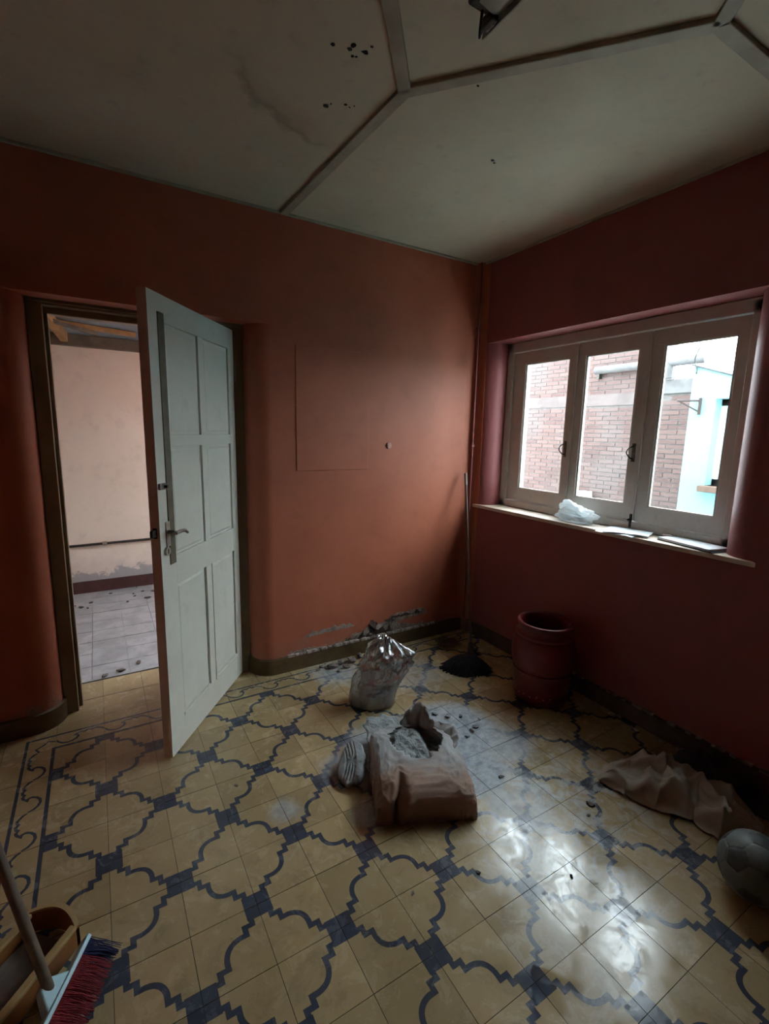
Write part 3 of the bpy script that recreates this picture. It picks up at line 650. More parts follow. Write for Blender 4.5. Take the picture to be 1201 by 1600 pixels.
# ------------------------------------------------------------------ torn cement bag
BU = Vector((.905, -.425, 0)); BV = Vector((.425, .905, 0)); B0 = Vector((.084, .078, 0))
def kraft():
    t = NT('dusty_kraft_paper'); p = t.pos(); n1 = t.noise(p, 7, 6, .65); n2 = t.noise(p, 34, 5); nrm = t.n('ShaderNodeNewGeometry').outputs['Normal']
    col = t.mix(t.ramp(n1, .3, .7), (.215,.135,.098), (.275,.18,.135))
    dv = t.n('ShaderNodeVectorMath', operation='DOT_PRODUCT'); sub = t.n('ShaderNodeVectorMath', operation='SUBTRACT'); t.l(p, sub.inputs[0]); sub.inputs[1].default_value = tuple(B0)
    t.l(sub.outputs[0], dv.inputs[0]); dv.inputs[1].default_value = tuple(BV)
    d = t.math('ADD', dv.outputs['Value'], t.math('MULTIPLY', t.math('SUBTRACT', t.noise(p, 11, 6, .7), .5), .28))
    d = t.ramp(d, .06, .24)
    up_ = t.ramp(t.sep(nrm)[2], -.1, .6)
    col = t.mix(t.math('MULTIPLY', t.math('MULTIPLY', d, up_), .85), col, t.mix(n2, (.25,.26,.27), (.37,.385,.39)))
    col = t.mix(t.math('MULTIPLY', t.ramp(t.noise(p, 15, 6, .7), .58, .75), .45), col, (.07,.055,.045))
    t.bsdf(col, .7, 0, t.bump(t.math('ADD', n2, n1), .35, .004), .3); return t.m
M_KRAFT = kraft()
M_CEM = M_('grey_cement_powder', (.30,.315,.32), (.20,.21,.215), 18, .95, .9, 70, world=True, bdist=.012)
bag = empty('cement_bag', (.36, .20, 0), 'torn brown paper cement bag lying open with grey powder inside', 'bag')
def bag_pt(s_, t_):                       # s across from the left foot over the top to the right foot, t along from the near end
    e = 2*t_-1
    v = .25 + .255*math.copysign(abs(math.sin(e*math.pi/2))**.75, e)
    end = max(0.0, math.cos(e*math.pi/2))
    hh = (.118 + .020*sstep(.0, .35, t_)) * end**.17
    a = math.pi*(1-s_); ca, sa = math.cos(a), math.sin(a)
    half = .198*(.93+.07*end**.3)
    uw = .2 + half*math.copysign(abs(ca)**.38, ca); z = hh*max(sa, 0)**.36
    p = B0 + BU*uw + BV*v + Vector((0, 0, z))
    q = Vector((uw*7, v*7, z*7)); wr = .006*fbm(q, 1.2, 3) + .006*(ridge(q, 2.1, 8)**3 if ridge(q, 2.1, 8) > 0 else 0) + .0035*(max(0, ridge(q, 4.6, 2))**4)
    # folded gusset on the near left corner
    g = math.exp(-((uw-.100+.35*(.13-z))/.015)**2)*sstep(.20, .02, v)*sstep(0, .05, z)
    g2 = math.exp(-((uw-.135+.30*(.13-z))/.016)**2)*sstep(.22, .02, v)*sstep(0, .05, z)
    p += (BV*.045-Vector((0, 0, .010)))*g - (BV*.016)*g2
    out = (BU*math.copysign(abs(ca)**2, ca) + Vector((0, 0, sa))); p += out*wr
    # sag of the emptied far half
    p.z -= .030*sstep(.50, .75, t_)*sstep(.0, .05, z)*math.sin(math.pi*min(1, max(0, s_)))
    p.z = max(p.z, .0005); return p
def hole(s_, t_):
    p = bag_pt(s_, t_) - B0; u_ = p.dot(BU); v_ = p.dot(BV)
    return p.z > .03 and ((u_-.205+.02*nz((v_*30, 0, 0)))/.122)**2 + ((v_-.335+.03*nz((u_*22, 3, 0)))/.140)**2 < 1
sack = MB().grid(bag_pt, 96, 84, keep=lambda s_, t_: not hole(s_, t_)).build('paper_sack', M_KRAFT, bag, smooth=True, solid=.003)
def powder(s_, t_):
    a = 2*math.pi*s_; rad = t_
    u_ = .205+.165*rad*math.cos(a); v_ = .335+.160*rad*math.sin(a)
    z = .062+.030*(1-rad)+.020*fbm((u_*20, v_*20, 0), 1.0, 2)+.012*max(0, ridge((u_*16, v_*16, 1), 1, 4))
    z += .018*math.exp(-((u_-.13)/.05)**2)-.050*sstep(.23, .29, u_)*(1-sstep(.9, 1.0, rad))
    return B0+BU*u_+BV*v_+Vector((0, 0, z))
MB().grid(powder, 64, 22, wrap=True).build('cement_powder', M_CEM, bag, smooth=True)
def flap(name, a0, a1, hfun, lean, mat, seed, nu=40, nv=12, curl=0):
    def fn(s_, t_):
        a = math.radians(a0+(a1-a0)*s_); ru, rv = .122, .138
        base = B0+BU*(.205+ru*math.cos(a))+BV*(.335+rv*math.sin(a))
        outd = BU*math.cos(a)+BV*math.sin(a)
        h = hfun(s_)*(1+.25*nz((s_*9, seed, 0)))
        z0 = .085+.02*math.cos(a-.5)
        w_ = .012*nz((s_*11, t_*3, seed), 1)*(.3+t_)+.006*math.sin(s_*31+seed)*t_
        return base+outd*(lean*t_*h+w_+curl*h*t_*t_)+Vector((0, 0, z0+h*t_*(1-.5*abs(curl)*t_)-.012))
    MB().grid(fn, nu, nv).build(name, mat, sack, smooth=True, solid=.002)
flap('torn_flap', 40, 112, lambda s_: .04+.085*math.sin(math.pi*min(1, s_*1.0))**1.2, .15, M_KRAFT, 1.3, curl=.2)
flap('torn_flap', -42, 44, lambda s_: .030+.040*math.sin(math.pi*s_), .75, M_KRAFT, 4.1, curl=.35)
flap('torn_flap', 108, 172, lambda s_: .050+.035*math.sin(math.pi*s_), .85, M_CEM, 6.6, curl=.8)
flap('torn_flap', 170, 250, lambda s_: .018+.030*math.sin(math.pi*s_), 1.0, M_CEM, 9.2, curl=.7)

# grooved lump of set cement leaning beside the bag
M_CHUNK = M_('set_grey_cement', (.30,.315,.32), (.21,.22,.225), 12, .9, .5, 60, bdist=.005)
a = Vector((.082, .292, .020)); b = Vector((.190, .470, .078)); ax = (b-a).normalized(); sd = Vector((.80, -.49, .20)); sd = (sd-ax*sd.dot(ax)).normalized(); up = sd.cross(ax)
if up.z < 0: up = -up
cen = (a+b)/2; Lh = (b-a).length/2
def chunk(s_, t_):
    th = 2*math.pi*s_; ph = math.pi*(t_-.5); cx_ = math.cos(ph)
    o_ = 1+.20*nz((math.cos(th)*1.5, math.sin(th)*1.5, 0), 1.2, 5)+.07*nz((math.cos(th)*5, math.sin(th)*5, 0), 1.2, 6)
    x = Lh*1.04*math.copysign(abs(cx_)**.45, cx_)*math.cos(th)*o_; y = .058*math.copysign(abs(cx_)**.45, cx_)*math.sin(th)*o_*(1-.25*(math.cos(th)))
    z = .020*math.copysign(abs(math.sin(ph))**.7, math.sin(ph))
    if z > 0:
        gr = 0
        for q in range(4):
            yc = -.022+.013*q-(2.6-.35*q)*(x+.02)**2; gr += math.exp(-((y-yc)/.0022)**2)
        z -= .0055*min(1, gr)*sstep(Lh, Lh*.7, abs(x)); z += .004*fbm((x*20, y*20, 0), 1, 2)
    return cen+ax*x+sd*y+up*z
ch = MB().grid(chunk, 120, 60, wrap=True)
ch.build('cement_slab', M_CHUNK, smooth=True, label='grey cement lump with curved grooves leaning against the paper bag', cat='cement lump')

# ------------------------------------------------------------------ clear plastic bag with fill
def film():
    t = NT('clear_plastic_film'); n1 = t.noise(t.pos(), 9, 6, .7); n2 = t.noise(t.pos(), 30, 4)
    nrm = t.bump(t.math('ADD', n1, t.math('MULTIPLY', n2, .4)), .45, .012)
    gl = t.n('ShaderNodeBsdfGlossy'); gl.inputs['Roughness'].default_value = .05; t.l(nrm, gl.inputs['Normal'])
    tr = t.n('ShaderNodeBsdfTransparent'); tr.inputs[0].default_value = (.88,.89,.90,1)
    df_ = t.n('ShaderNodeBsdfDiffuse'); df_.inputs[0].default_value = (.42,.42,.43,1); tl = t.n('ShaderNodeBsdfTranslucent'); tl.inputs[0].default_value = (.5,.5,.5,1)
    a1 = t.n('ShaderNodeMixShader'); a1.inputs[0].default_value = .5; t.l(df_.outputs[0], a1.inputs[1]); t.l(tl.outputs[0], a1.inputs[2])
    a2 = t.n('ShaderNodeMixShader'); t.l(t.ramp(n1, .3, .7, .08, .26), a2.inputs[0]); t.l(tr.outputs[0], a2.inputs[1]); t.l(a1.outputs[0], a2.inputs[2])
    lw = t.n('ShaderNodeLayerWeight'); lw.inputs[0].default_value = .45; t.l(nrm, lw.inputs['Normal'])
    a3 = t.n('ShaderNodeMixShader'); t.l(t.ramp(lw.outputs['Fresnel'], 0, 1, .30, .95), a3.inputs[0]); t.l(a2.outputs[0], a3.inputs[1]); t.l(gl.outputs[0], a3.inputs[2])
    t.l(a3.outputs[0], t.out.inputs[0]); return t.m
pb = empty('plastic_bag', (.485, .82, 0), 'clear crumpled plastic bag half filled and standing behind the cement bag', 'bag')
RH = Vector((.855, -.518, 0)); FH = Vector((.518, .855, 0))
def pcenter(z): return Vector((.485, .82, 0))+RH*(.085*sstep(.05, .28, z)-.01*sstep(.3, .4, z))+Vector((0, 0, z))
def pbag(s_, t_):
    a = 2*math.pi*s_; z = .385*t_
    hw = .130*(1-.0*t_) if t_ < .1 else .130-.012*sstep(.1, .5, t_)+.012*sstep(.5, .75, t_)
    hw *= (1-.55*sstep(.80, 1.0, t_)) * (sstep(-.03, .04, t_)*.3+.7); dp = hw*(.78-.25*sstep(.6, 1, t_))
    q = Vector((math.cos(a)*1.2, math.sin(a)*1.2, z*7))
    wr = .014*fbm(q, 1.0, 2, 2)+.034*sstep(.15, .55, t_)*(abs(nz(q, 1.25, 5))*2-.45)+.020*sstep(.3, .6, t_)*(abs(nz(q, 2.6, 6))*2-.4)+.007*sstep(.2, .5, t_)*(abs(nz(q, 6.5, 7))*2-.4)
    c = pcenter(z); p = c+RH*math.cos(a)*(hw+wr)+FH*math.sin(a)*(dp+wr)
    p.z += .022*nz(q, 1.2, 9)*t_+.02*t_*math.cos(a+2.6); p.z = max(.001, p.z); return p
M_FILM = film()
pf = MB().grid(pbag, 110, 70, wrap=True)
# crumpled mouth gathered inwards
def mouth(s_, t_):
    base = pbag(s_, 1.0); c = pcenter(.385); k = t_; q = Vector((math.cos(2*math.pi*s_)*2, math.sin(2*math.pi*s_)*2, t_*2))
    p = base.lerp(Vector((c.x, c.y, base.z-.03)), k*.85); p.z += -.045*t_+.03*nz(q, 1.6, 4)*t_; return p
pf.grid(mouth, 110, 14, wrap=True)
pf.build('plastic_film', M_FILM, pb, smooth=True)
def pfill(s_, t_):
    a = 2*math.pi*s_; z = .15*min(1, t_*1.6); k = 1 if t_ < .62 else max(0, 1-(t_-.62)/.38)
    p = pcenter(z); r_ = .118*k*(1+.12*nz((math.cos(a), math.sin(a), z*6), 1, 3)); p += RH*math.cos(a)*r_+FH*math.sin(a)*r_*.76
    p.z = max(.002, p.z+(1-k)*.03+.01*fbm((p.x*12, p.y*12, 0))); return p
MB().grid(pfill, 60, 24, wrap=True).build('sand_fill', M_('brown_grey_sand', (.22,.18,.155), (.15,.12,.105), 14, .95, .6, 80), pb, smooth=True)

# ------------------------------------------------------------------ red glazed jar
def jarmat():
    t = NT('dark_red_glaze'); p = t.obj(); n1 = t.noise(p, 6, 5); z = t.sep(p)[2]
    c = t.mix(t.ramp(n1, .3, .7), (.12,.012,.014), (.17,.019,.019))
    t.bsdf(c, .34, 0, t.bump(t.noise(p, 25, 3), .05, .003), .5); return t.m
JC = (1.365, .405)
jar = empty('clay_jar', (JC[0], JC[1], 0), 'dark red glazed clay jar with wide mouth under the window', 'jar')
prof = [(.0,.004),(.120,.003),(.138,.010),(.147,.03),(.153,.055),(.150,.075),(.153,.085),(.157,.10),(.158,.15),(.156,.185),(.158,.195),(.166,.225),(.172,.26),(.174,.30),(.170,.335),(.160,.368),(.151,.382),(.148,.385),(.156,.391),(.158,.397),(.150,.404),(.144,.412),(.143,.430),(.146,.440),(.152,.450),(.153,.458),(.149,.465),(.140,.467),(.131,.462),(.128,.45),(.128,.41),(.145,.35),(.155,.28),(.14,.10),(.0,.02)]
jb = MB().lathe(prof, 72, JC).build('jar_body', jarmat(), jar, smooth=True)
bd = MB(); bd.lathe([(.159+.004*math.cos(q*math.pi/5), .190+.008*math.sin(q*math.pi/5)) for q in range(11)], 72, JC)
bd.build('relief_band', jb.data.materials[0], jb, smooth=True)
for q in range(28):
    a = 2*math.pi*q/28; c = Vector((JC[0]+.158*math.cos(a), JC[1]+.158*math.sin(a), .215)); d = Vector((math.cos(a), math.sin(a), 0))
    MB().tube([c-Vector((0,0,.012))-d*.004, c+d*.002, c+Vector((0,0,.012))+d*.001], [.002,.007,.003], 6).build('scallop', jb.data.materials[0], jb, smooth=True)
M_DOT = M_('pale_glaze_dot', (.50,.38,.34), rough=.5)
for q in range(26):
    a = 2*math.pi*q/26+.1; zz = .062+.006*(q % 2); c = Vector((JC[0]+.153*math.cos(a), JC[1]+.153*math.sin(a), zz)); d = Vector((math.cos(a), math.sin(a), 0))
    MB().tube([c-d*.003, c+d*.0022], [.0042, .0026], 8).build('painted_dot', M_DOT, jb, smooth=True)

# ------------------------------------------------------------------ black mop in the corner, ball, cloths
mop = empty('black_mop', (1.20, .86, 0), 'black stringy mop head on the floor with its thin handle leaning into the corner', 'mop')
HB = Vector((1.30, .93, .07)); HT_ = Vector((1.512, 1.318, 1.21))
M_POLE = M_('dark_varnished_stick', (.10,.05,.035), (.06,.03,.02), 14, .4)
mh = MB().tube([HB, HB.lerp(HT_, .4), HB.lerp(HT_, .93)], .009, 10).build('handle', M_POLE, mop, smooth='auto')
MB().tube([HB.lerp(HT_, .93), HT_], .011, 10).build('handle_grip', M_('grey_metal_sleeve', (.30,.24,.22), (.2,.15,.14), 14, .35, metal=.5), mh, smooth='auto')
M_BLACK = M_('black_yarn', (.008,.008,.010), (.004,.004,.005), 30, .95)
def hump(s_, t_):
    a = 2*math.pi*s_; r_ = t_; rx, ry = .155*(1+.16*nz((math.cos(a)*1.5, math.sin(a)*1.5, 0), 1.5, 3)), .115*(1+.16*nz((math.cos(a)*1.5, math.sin(a)*1.5, 0), 1.5, 3))
    d = RH*math.cos(a)*rx*r_+FH*math.sin(a)*ry*r_
    return Vector((1.21, .865, 0))+d+Vector((0, 0, max(.001, .075*(1-r_**2.4)+.012*nz((d.x*30, d.y*30, 0))*(1-r_))))
MB().grid(hump, 60, 16, wrap=True).build('mop_pad', M_BLACK, mop, smooth=True)
sm = MB()
for q in range(150):
    a = random.uniform(0, 2*math.pi); L = random.uniform(.75, 1.18); bend = random.uniform(-.4, .4)
    pts = []
    for k in range(6):
        f = k/5*L; aa = a+bend*f; d = RH*math.cos(aa)*.15*f+FH*math.sin(aa)*.11*f
        pts.append(Vector((1.21, .865, max(.004, .082*(1-min(1, f)**2.2)+.004)))+d)
    sm.tube(pts, .0045, 5)
sm.build('mop_strings', M_BLACK, mop, smooth=True, kind='stuff')
MB().tube([HB-Vector((.012,.02,.03)), HB+Vector((.01,.02,.05))], [.03,.014], 12).build('socket', M_DARKMETAL, mop, smooth='auto')

BC = Vector((1.030, -.782, .106)); BR = .106
phi = (1+5**.5)/2
pent = [Vector(v).normalized() for v in [(0,s1,s2*phi) for s1 in (-1,1) for s2 in (-1,1)]+[(s1,s2*phi,0) for s1 in (-1,1) for s2 in (-1,1)]+[(s2*phi,0,s1) for s1 in (-1,1) for s2 in (-1,1)]]
hexc = []
for i in range(12):
    for j in range(i+1, 12):
        for k in range(j+1, 12):
            if pent[i].dot(pent[j]) > .4 and pent[j].dot(pent[k]) > .4 and pent[i].dot(pent[k]) > .4: hexc.append((pent[i]+pent[j]+pent[k]).normalized())
RB = Matrix.Rotation(.7, 3, 'X') @ Matrix.Rotation(.5, 3, 'Z') @ Matrix.Rotation(.4, 3, 'Y')
cs = [(RB @ c, 0.0, 1) for c in pent]+[(RB @ c, .018, 0) for c in hexc]
bm = bmesh.new(); bmesh.ops.create_icosphere(bm, subdivisions=6, radius=1)
cl = {}
for v in bm.verts:
    d = v.co.normalized(); sc = sorted(((d.dot(c)+w_, pk) for c, w_, pk in cs), reverse=True)
    gap = sc[0][0]-sc[1][0]; cl[v.index] = sc[0][1]
    v.co = d*BR*(1-.022*math.exp(-(gap/.010)**2)); v.co.z = max(v.co.z, -BR*.985)
bm.verts.index_update()
for f in bm.faces: f.material_index = 1 if sum(cl[v.index] for v in f.verts) >= 2 else 0; f.smooth = True
me = bpy.data.meshes.new('football'); bm.to_mesh(me); bm.free()
me.materials.append(M_('worn_grey_green_leather', (.17,.20,.19), (.11,.13,.12), 9, .5, .25, 120, bdist=.002)); me.materials.append(M_('worn_dark_leather', (.035,.038,.036), (.08,.09,.085), 12, .55))
o = bpy.data.objects.new('football', me); COL.objects.link(o); o.location = BC-Vector((0,0,.0015)); tag(o, 'worn grey green football on the floor beside the cloth heap', 'ball')

def interp(pts, q):
    q = max(0, min(.9999, q))*(len(pts)-1); i = int(q); f = q-i; f = f*f*(3-2*f)
    return tuple(a+(b-a)*f for a, b in zip(pts[i], pts[i+1]))
def cloth(name, front, back, hfun, mat, label, seed, nu=110, nv=64):
    def fn(s_, t_):
        a = Vector(interp(front, s_)); b = Vector(interp(back, s_)); p = a.lerp(b, t_)
        q = Vector((p.x*6, p.y*6, 0)); edge = min(1, min(s_, 1-s_)*9, min(t_, 1-t_)*7)
        e = sstep(0, 1, edge)
        fold = 0
        for k in range(4):
            dirv = Vector((math.cos(k*1.1+seed), math.sin(k*1.1+seed))); ph = (p.x*dirv.x+p.y*dirv.y)*(8+4*k)+3.0*fbm(q, .6, seed+k, 2)
            fold += (1-abs(math.sin(ph)))**2.0/(1+k*.35)
        z = hfun(s_, t_)*(.30+.38*fold)+.012*fbm(q, 2.2, seed)
        z = .006+max(0, z)*e+.010*(1-e)*max(0, math.sin((p.x+p.y)*60))
        jag = .012*nz((s_*14, t_*14, seed))
        return Vector((p.x+jag, p.y+jag*.7, max(.003, z)))
    o = MB().grid(fn, nu, nv).build(name, mat, smooth=True, solid=.004, label=label, cat='cloth')
    return o
def fabric(name, c1, c2):
    t = NT(name); p = t.obj(); wv = t.n('ShaderNodeTexWave'); wv.inputs['Scale'].default_value = 160; t.l(p, wv.inputs['Vector'])
    n1 = t.noise(p, 9, 5); t.bsdf(t.mix(t.ramp(n1, .3, .7), c2, c1), .92, 0, t.bump(t.math('ADD', wv.outputs[1], t.math('MULTIPLY', n1, 2)), .15, .002), .15); return t.m
cloth('beige_cloth', [(1.05,-.20,0),(1.06,-.31,0),(1.10,-.42,0),(1.17,-.53,0),(1.16,-.625,0),(1.30,-.70,0)], [(1.16,-.15,0),(1.33,-.19,0),(1.46,-.30,0),(1.45,-.42,0),(1.44,-.56,0),(1.40,-.68,0)],
      lambda s_, t_: .150*math.sin(math.pi*min(1, t_*.9+.12))**.8*(.45+.75*math.sin(math.pi*s_)**.7), fabric('drab_beige_cotton', (.43,.39,.33), (.34,.305,.255)), 'crumpled drab beige cloth heaped on the floor below the window', 2.0)
cloth('dark_cloth', [(1.47,-.28,0),(1.465,-.42,0),(1.455,-.56,0),(1.42,-.72,0),(1.36,-.90,0)], [(1.592,-.27,0),(1.595,-.45,0),(1.595,-.60,0),(1.595,-.78,0),(1.59,-.98,0)],
      lambda s_, t_: .12*math.sin(math.pi*t_)**.6*(.6+.3*math.sin(s_*9)), fabric('charcoal_rag', (.055,.05,.055), (.03,.028,.03)), 'charcoal rag pressed against the skirting behind the beige cloth', 5.0)
# pale folded scrap in the dark corner
cloth('grey_rag', [(1.26,1.16,0),(1.32,1.13,0),(1.40,1.14,0)], [(1.27,1.25,0),(1.33,1.27,0),(1.41,1.24,0)], lambda s_, t_: .05*math.sin(math.pi*t_)*math.sin(math.pi*s_), fabric('grey_rag_cotton', (.16,.13,.11), (.11,.09,.075)), 'small grey rag lying on the floor in the corner behind the mop', 8.0, 40, 30)

# ------------------------------------------------------------------ broom and wooden dustpan at the near left
h0 = Vector((-.852, .088, .060)); h1 = Vector((-.979, -.179, .060)); bd_ = (h1-h0).normalized(); bs = Vector((-bd_.y, bd_.x, 0))
if bs.x < 0: bs = -bs
brm_ = empty('broom', tuple((h0+h1)/2*1.0-Vector((0,0,.060))), 'broom with light blue head, red bristles and worn wooden handle', 'broom')
BT = 50 if (Matrix.Rotation(math.radians(50), 4, bd_) @ Vector((0,0,-1))).dot(bs) > 0 else -50
M_LB = M_('light_blue_plastic', (.36,.58,.66), (.28,.48,.56), 6, .4)
tilt = Matrix.Rotation(math.radians(BT), 4, bd_)
def bl_pt(x, y, z): return h0+bd_*x+(tilt @ (bs*y+Vector((0, 0, z))))
Lb = (h1-h0).length
def bbox(mb, a, b, mi=0):
    x0, y0, z0 = a; x1, y1, z1 = b
    vs = [bl_pt(*q) for q in [(x0,y0,z0),(x1,y0,z0),(x1,y1,z0),(x0,y1,z0),(x0,y0,z1),(x1,y0,z1),(x1,y1,z1),(x0,y1,z1)]]
    mb.add(vs, [(0,3,2,1),(4,5,6,7),(0,1,5,4),(1,2,6,5),(2,3,7,6),(3,0,4,7)], mi)
hm = MB(); bbox(hm, (0, -.022, 0), (Lb, .014, .012)); bho = hm.build('broom_head', M_LB, brm_, bevel=.003)
hm = MB()
vs = [bl_pt(*q) for q in [(.09,-.020,.010),(.19,-.020,.010),(.19,.010,.010),(.09,.010,.010),(.125,-.016,.055),(.155,-.016,.055),(.155,.006,.055),(.125,.006,.055)]]
hm.add(vs, [(0,3,2,1),(4,5,6,7),(0,1,5,4),(1,2,6,5),(2,3,7,6),(3,0,4,7)]); hm.build('socket', M_LB, bho, bevel=.004)
M_REDB = M_('red_bristle', (.30,.018,.035), (.20,.012,.025), 30, .6); M_BLUB = M_('dark_blue_bristle', (.020,.030,.13), (.012,.018,.07), 30, .6)
for nm, xa, xb, mt in (('blue_bristles', .004, .052, M_BLUB), ('red_bristles', .052, Lb-.004, M_REDB)):
    mb = MB(); n_ = int((xb-xa)/.0022)
    for k in range(n_):
        for row in range(5):
            x = xa+(xb-xa)*(k+random.random())/n_; y = -.018+.0075*row
            p0 = bl_pt(x, y, 0); fl_ = random.uniform(-.010, .010); sp = (row-1.6)*.010
            tip = bl_pt(x+fl_+(.02*(xa+.02-x)/.05 if nm[0] == 'b' else 0), y+sp+random.uniform(-.004, .010), -.082)
            tip.z = max(.003, tip.z); mid_ = p0.lerp(tip, .55)+Vector((0, 0, .004))
            mb.tube([p0, mid_, tip], [.0011, .0011, .0007], 3, cap=False)
    mb.build(nm, mt, bho, smooth=True, kind='stuff')
hA = bl_pt(.14, -.005, .030); hP = Vector((-1.013, .045, .44)); hdv = (hP-hA).normalized()
hE = hA+hdv*((-1.27-hA.x)/hdv.x)
if hE.z > 1.9: hE = hA+hdv*1.15
hE = hA+hdv*min((hE-hA).length, 1.10)
MB().tube([hA, hA.lerp(hE, .3), hA.lerp(hE, .6), hE], .0125, 14).build('broom_handle', M_('worn_grey_wood', (.16,.125,.09), (.11,.085,.06), 16, .55), brm_, smooth='auto')

M_YW = M_('yellow_pine_edge', (.40,.29,.14), (.33,.23,.10), 9, .5); M_OW = M_('orange_varnished_ply', (.26,.105,.028), (.20,.075,.02), 9, .35)
dpan = empty('wooden_dustpan', (-1.0, .13, 0), 'wooden dustpan with arched orange back and pale yellow side rails', 'dustpan')
e0 = Vector((-.884, .128, 0)); e1 = Vector((-1.012, .246, 0)); dl = Vector((-.66, -.75, 0)).normalized(); LN = .27
def pan_board(a, dirn, L, th, z0, z1, name, mat, side):
    s_ = Vector((-dirn.y, dirn.x, 0))*side; vs = []
    for q in (a, a+dirn*L):
        for k, z in ((0, z0), (1, z0), (1, z1), (0, z1)): vs.append(q+s_*th*k+Vector((0, 0, z)))
    MB().add(vs, [(0,1,2,3),(4,7,6,5),(0,4,5,1),(1,5,6,2),(2,6,7,3),(3,7,4,0)]).build(name, mat, dpan, bevel=.002)
sgn = 1 if Vector((-dl.y, dl.x, 0)).dot(e1-e0) > 0 else -1
pan_board(e0, dl, LN, .012, .004, .062, 'side_board', M_OW, sgn); pan_board(e0-dl*.002, dl, LN+.004, .020, .062, .074, 'rail', M_YW, sgn)
pan_board(e1, dl, LN, .012, .004, .062, 'side_board', M_OW, -sgn); pan_board(e1-dl*.002, dl, LN+.004, .020, .062, .074, 'rail', M_YW, -sgn)
bt = MB(); vs = [e0, e0+dl*LN, e1+dl*LN, e1]; bt.add([(p.x, p.y, .004) for p in vs]+[(p.x, p.y, .012) for p in vs], [(0,1,2,3),(4,7,6,5),(0,4,5,1),(1,5,6,2),(2,6,7,3),(3,7,4,0)]); bt.build('base_board', M_('dusty_ply', (.17,.15,.13), (.11,.095,.08), 12, .8), dpan)
n_ = 16; inn = []; 
bk_ = MB(); ed = MB()
for k in range(n_+1):
    f = k/n_; p = e0.lerp(e1, f); bow = math.sin(math.pi*f); q = p-dl*.030*bow; z = .066+.014*bow
    inn.append((q, z))
vs = []; 
for q, z in inn: vs += [q+Vector((0,0,.006)), q+Vector((0,0,z)), q-dl*.010+Vector((0,0,z)), q-dl*.010+Vector((0,0,.006))]
fs = []
for k in range(n_):
    for a_, b_ in ((0,1),(1,2),(2,3),(3,0)): fs.append((k*4+a_, k*4+b_, k*4+4+b_, k*4+4+a_))
bk_.add(vs, fs); bk_.build('arched_back', M_OW, dpan, smooth='auto')
vs = []
for q, z in inn: vs += [q+dl*.002+Vector((0,0,z-.002)), q+dl*.002+Vector((0,0,z+.006)), q-dl*.013+Vector((0,0,z+.006)), q-dl*.013+Vector((0,0,z-.002))]
ed.add(vs, fs); ed.build('back_rim', M_YW, dpan, smooth='auto')

# ------------------------------------------------------------------ things on the sill
t = NT('white_plastic_film'); df_ = t.n('ShaderNodeBsdfDiffuse'); df_.inputs[0].default_value = (.88,.90,.90,1); tl = t.n('ShaderNodeBsdfTranslucent'); tl.inputs[0].default_value = (.85,.90,.92,1)
mx = t.n('ShaderNodeMixShader'); mx.inputs[0].default_value = .55; t.l(df_.outputs[0], mx.inputs[1]); t.l(tl.outputs[0], mx.inputs[2]); gl = t.n('ShaderNodeBsdfGlossy'); gl.inputs['Roughness'].default_value = .3
m3 = t.n('ShaderNodeMixShader'); m3.inputs[0].default_value = .06; t.l(mx.outputs[0], m3.inputs[1]); t.l(gl.outputs[0], m3.inputs[2]); t.l(m3.outputs[0], t.out.inputs[0]); M_WPL = t.m
SZ = .984
def crump(s_, t_):
    a = 2*math.pi*s_; ph = math.pi*(t_-.5)
    d = Vector((math.cos(a)*math.cos(ph), math.sin(a)*math.cos(ph), math.sin(ph)))
    k = 1+.34*fbm(d, 1.3, 11, 2)+.30*(abs(nz(d, 2.3, 3))*2-.3)+.10*(abs(nz(d, 5, 4))*2-.3)
    k += .55*math.exp(-((d-Vector((-.1, .35, .93)).normalized()).length/.40)**2)
    p = Vector((d.x*.050*k, d.y*.108*k, d.z*.050*k)); p.z = max(p.z+.040, 0); return p+Vector((1.690, .515, SZ))
MB().grid(crump, 90, 60, wrap=True).build('crumpled_plastic_bag', M_WPL, smooth=True, label='white crumpled thin plastic bag on the window sill', cat='plastic bag')
M_PAPER = M_('white_paper', (.74,.77,.80), (.66,.70,.74), 5, .6)
def sheet(name, c, rot, wx, wy, label, seed, z0):
    def fn(s_, t_):
        x = (s_-.5)*wx; y = (t_-.5)*wy; q = Matrix.Rotation(rot, 2) @ Vector((x, y)); X = c[0]+q.x; Y = c[1]+q.y
        z = SZ+z0+.002+.006*abs(nz((s_*2.5, t_*2.5, seed)))+.003*abs(math.sin(s_*7+seed))
        over = max(0, 1.604-X); z -= over*over*3.0
        return Vector((X, Y, z))
    MB().grid(fn, 30, 30).build(name, M_PAPER, smooth=True, solid=.0012, label=label, cat='paper', group='loose papers on the sill')
sheet('paper_sheet', (1.672, .165, 0), .35, .16, .22, 'loose white paper sheet lying on top of another and hanging over the sill edge', 3, .009)
sheet('paper_sheet', (1.655, .20, 0), .12, .17, .20, 'loose white paper sheet lying underneath another on the sill', 6, 0)
nbk = empty('notebook', (1.695, -.155, SZ), 'thin white notebook with dark underside on the window sill', 'notebook')
Rn = Matrix.Translation((1.695, -.150, SZ)) @ Matrix.Rotation(-.22, 4, 'Z')
MB().box((-.065, -.145, .001), (.065, .145, .005), 0, Rn).build('back_cover', M_('dark_cover', (.05,.055,.06), rough=.5), nbk, bevel=.001)
MB().box((-.064, -.130, .005), (.062, .142, .016), 0, Rn).build('pages', M_PAPER, nbk, bevel=.002)
rock('plaster_lump', (1.735, -.005, SZ), .022, M_('pinkish_plaster', (.48,.40,.38), (.40,.33,.31), 20, .8), 'small pale lump beside the notebook on the sill', None, 'lump', .55, 3)

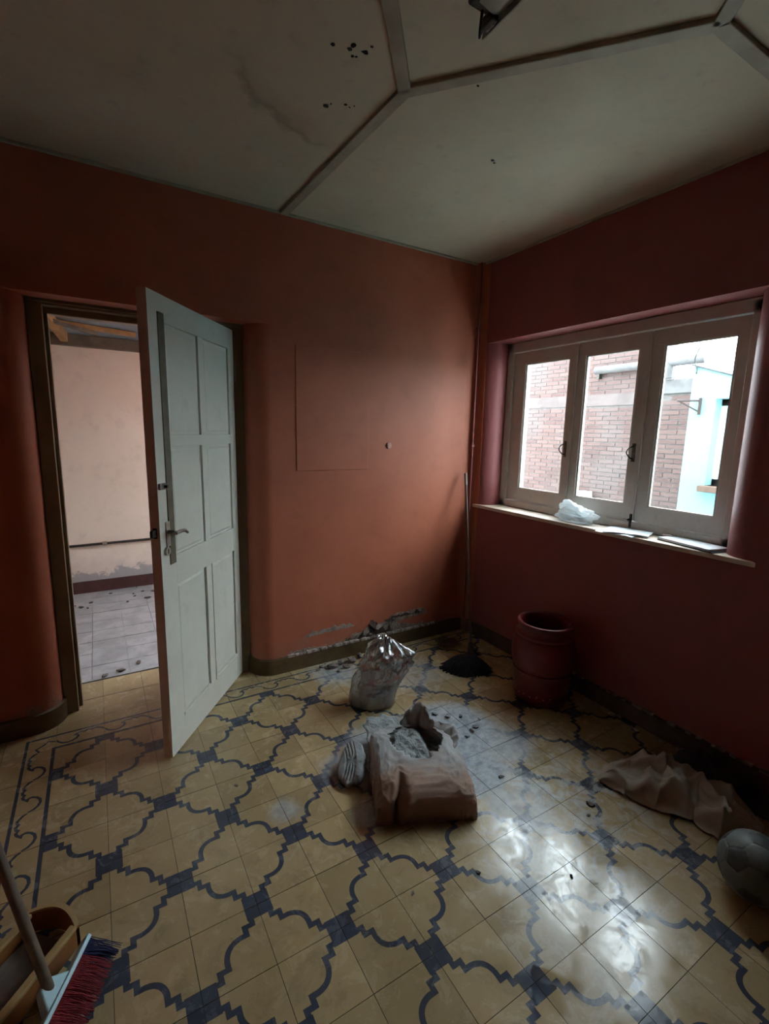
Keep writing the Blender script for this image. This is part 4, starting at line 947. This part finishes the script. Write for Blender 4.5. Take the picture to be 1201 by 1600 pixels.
# ------------------------------------------------------------------ small wall fittings and floor debris
kb = empty('wall_button', (.897, YA, 1.405), 'small round button plate on the terracotta wall right of the patch', 'button')
M_BTN = M_('painted_over_button', (.50,.21,.14), (.42,.17,.11), 20, .4)
kp = MB().tube([(.897, YA+.002, 1.405), (.897, YA-.008, 1.405)], .020, 24).build('plate', M_BTN, kb, smooth='auto')
MB().tube([(.892, YA-.008, 1.405), (.892, YA-.013, 1.405)], .009, 16).build('push', M_BTN, kp, smooth='auto')
cn = empty('corner_conduit', (1.565, 1.325, 0), 'thin painted cable conduit rising in the room corner', 'conduit')
MB().tube([(1.585, 1.345, .10), (1.585, 1.345, H)], .007, 8).build('conduit', MW_B, cn, smooth='auto')
for z in (.6, 1.4, 2.2): MB().box((1.574, 1.336, z), (1.598, 1.362, z+.015)).build('clip', MW_B, cn)
for k, (x, y, s_) in enumerate([(.455,1.275,.026),(.525,1.300,.024),(.540,1.235,.022),(.600,1.285,.030),(.40,1.315,.016),(.675,1.325,.022),(.36,1.29,.012),(.70,1.265,.016),(.470,1.215,.014),(.615,1.22,.013),(.435,1.345,.010)]):
    rock('plaster_rubble', (x, y, 0), s_, M_('rubble_%d' % k, (.30,.27,.25), (.17,.14,.125), 25, .95, .8, 70, bdist=.01), 'lump of crumbled plaster piled at the skirting behind the plastic bag', 'fallen plaster by the skirting', 'rubble', .6, 20+k)
for k, (x, y, s_) in enumerate([(.72,.55,.013),(.77,.50,.016),(.70,.42,.012),(.83,.47,.010),(.84,.36,.014),(.66,.30,.008),(.75,.32,.010),(.90,.40,.008)]):
    rock('cement_crumb', (x, y, .0005), s_, M_CHUNK, 'grey cement crumb in the spilled powder between bag and jar', 'cement crumbs by the bag', 'crumb', .45, 40+k)
for k, (x, y, s_) in enumerate([(.80,.345,.012),(.695,.03,.010),(.90,-.27,.013),(.845,-.30,.007),(.29,-.27,.007),(.05,-.22,.006),(-.33,.55,.007),(.50,.02,.006),(.13,.10,.006),(.56,-.44,.006)]):
    rock('dark_chip', (x, y, .0005), s_, M_DEB, 'small dark chip scattered on the patterned tiles', 'dark chips on the tiles', 'chip', .35, 60+k)
for k in range(22):
    y = .75-k*.055+random.uniform(-.02, .02); rock('plaster_crumb', (1.575+random.uniform(-.03, .012), y, .0), random.uniform(.005, .014), M_PLAST, 'plaster crumb fallen along the skirting below the window', 'crumbs along the window wall', 'crumb', .6, 80+k)
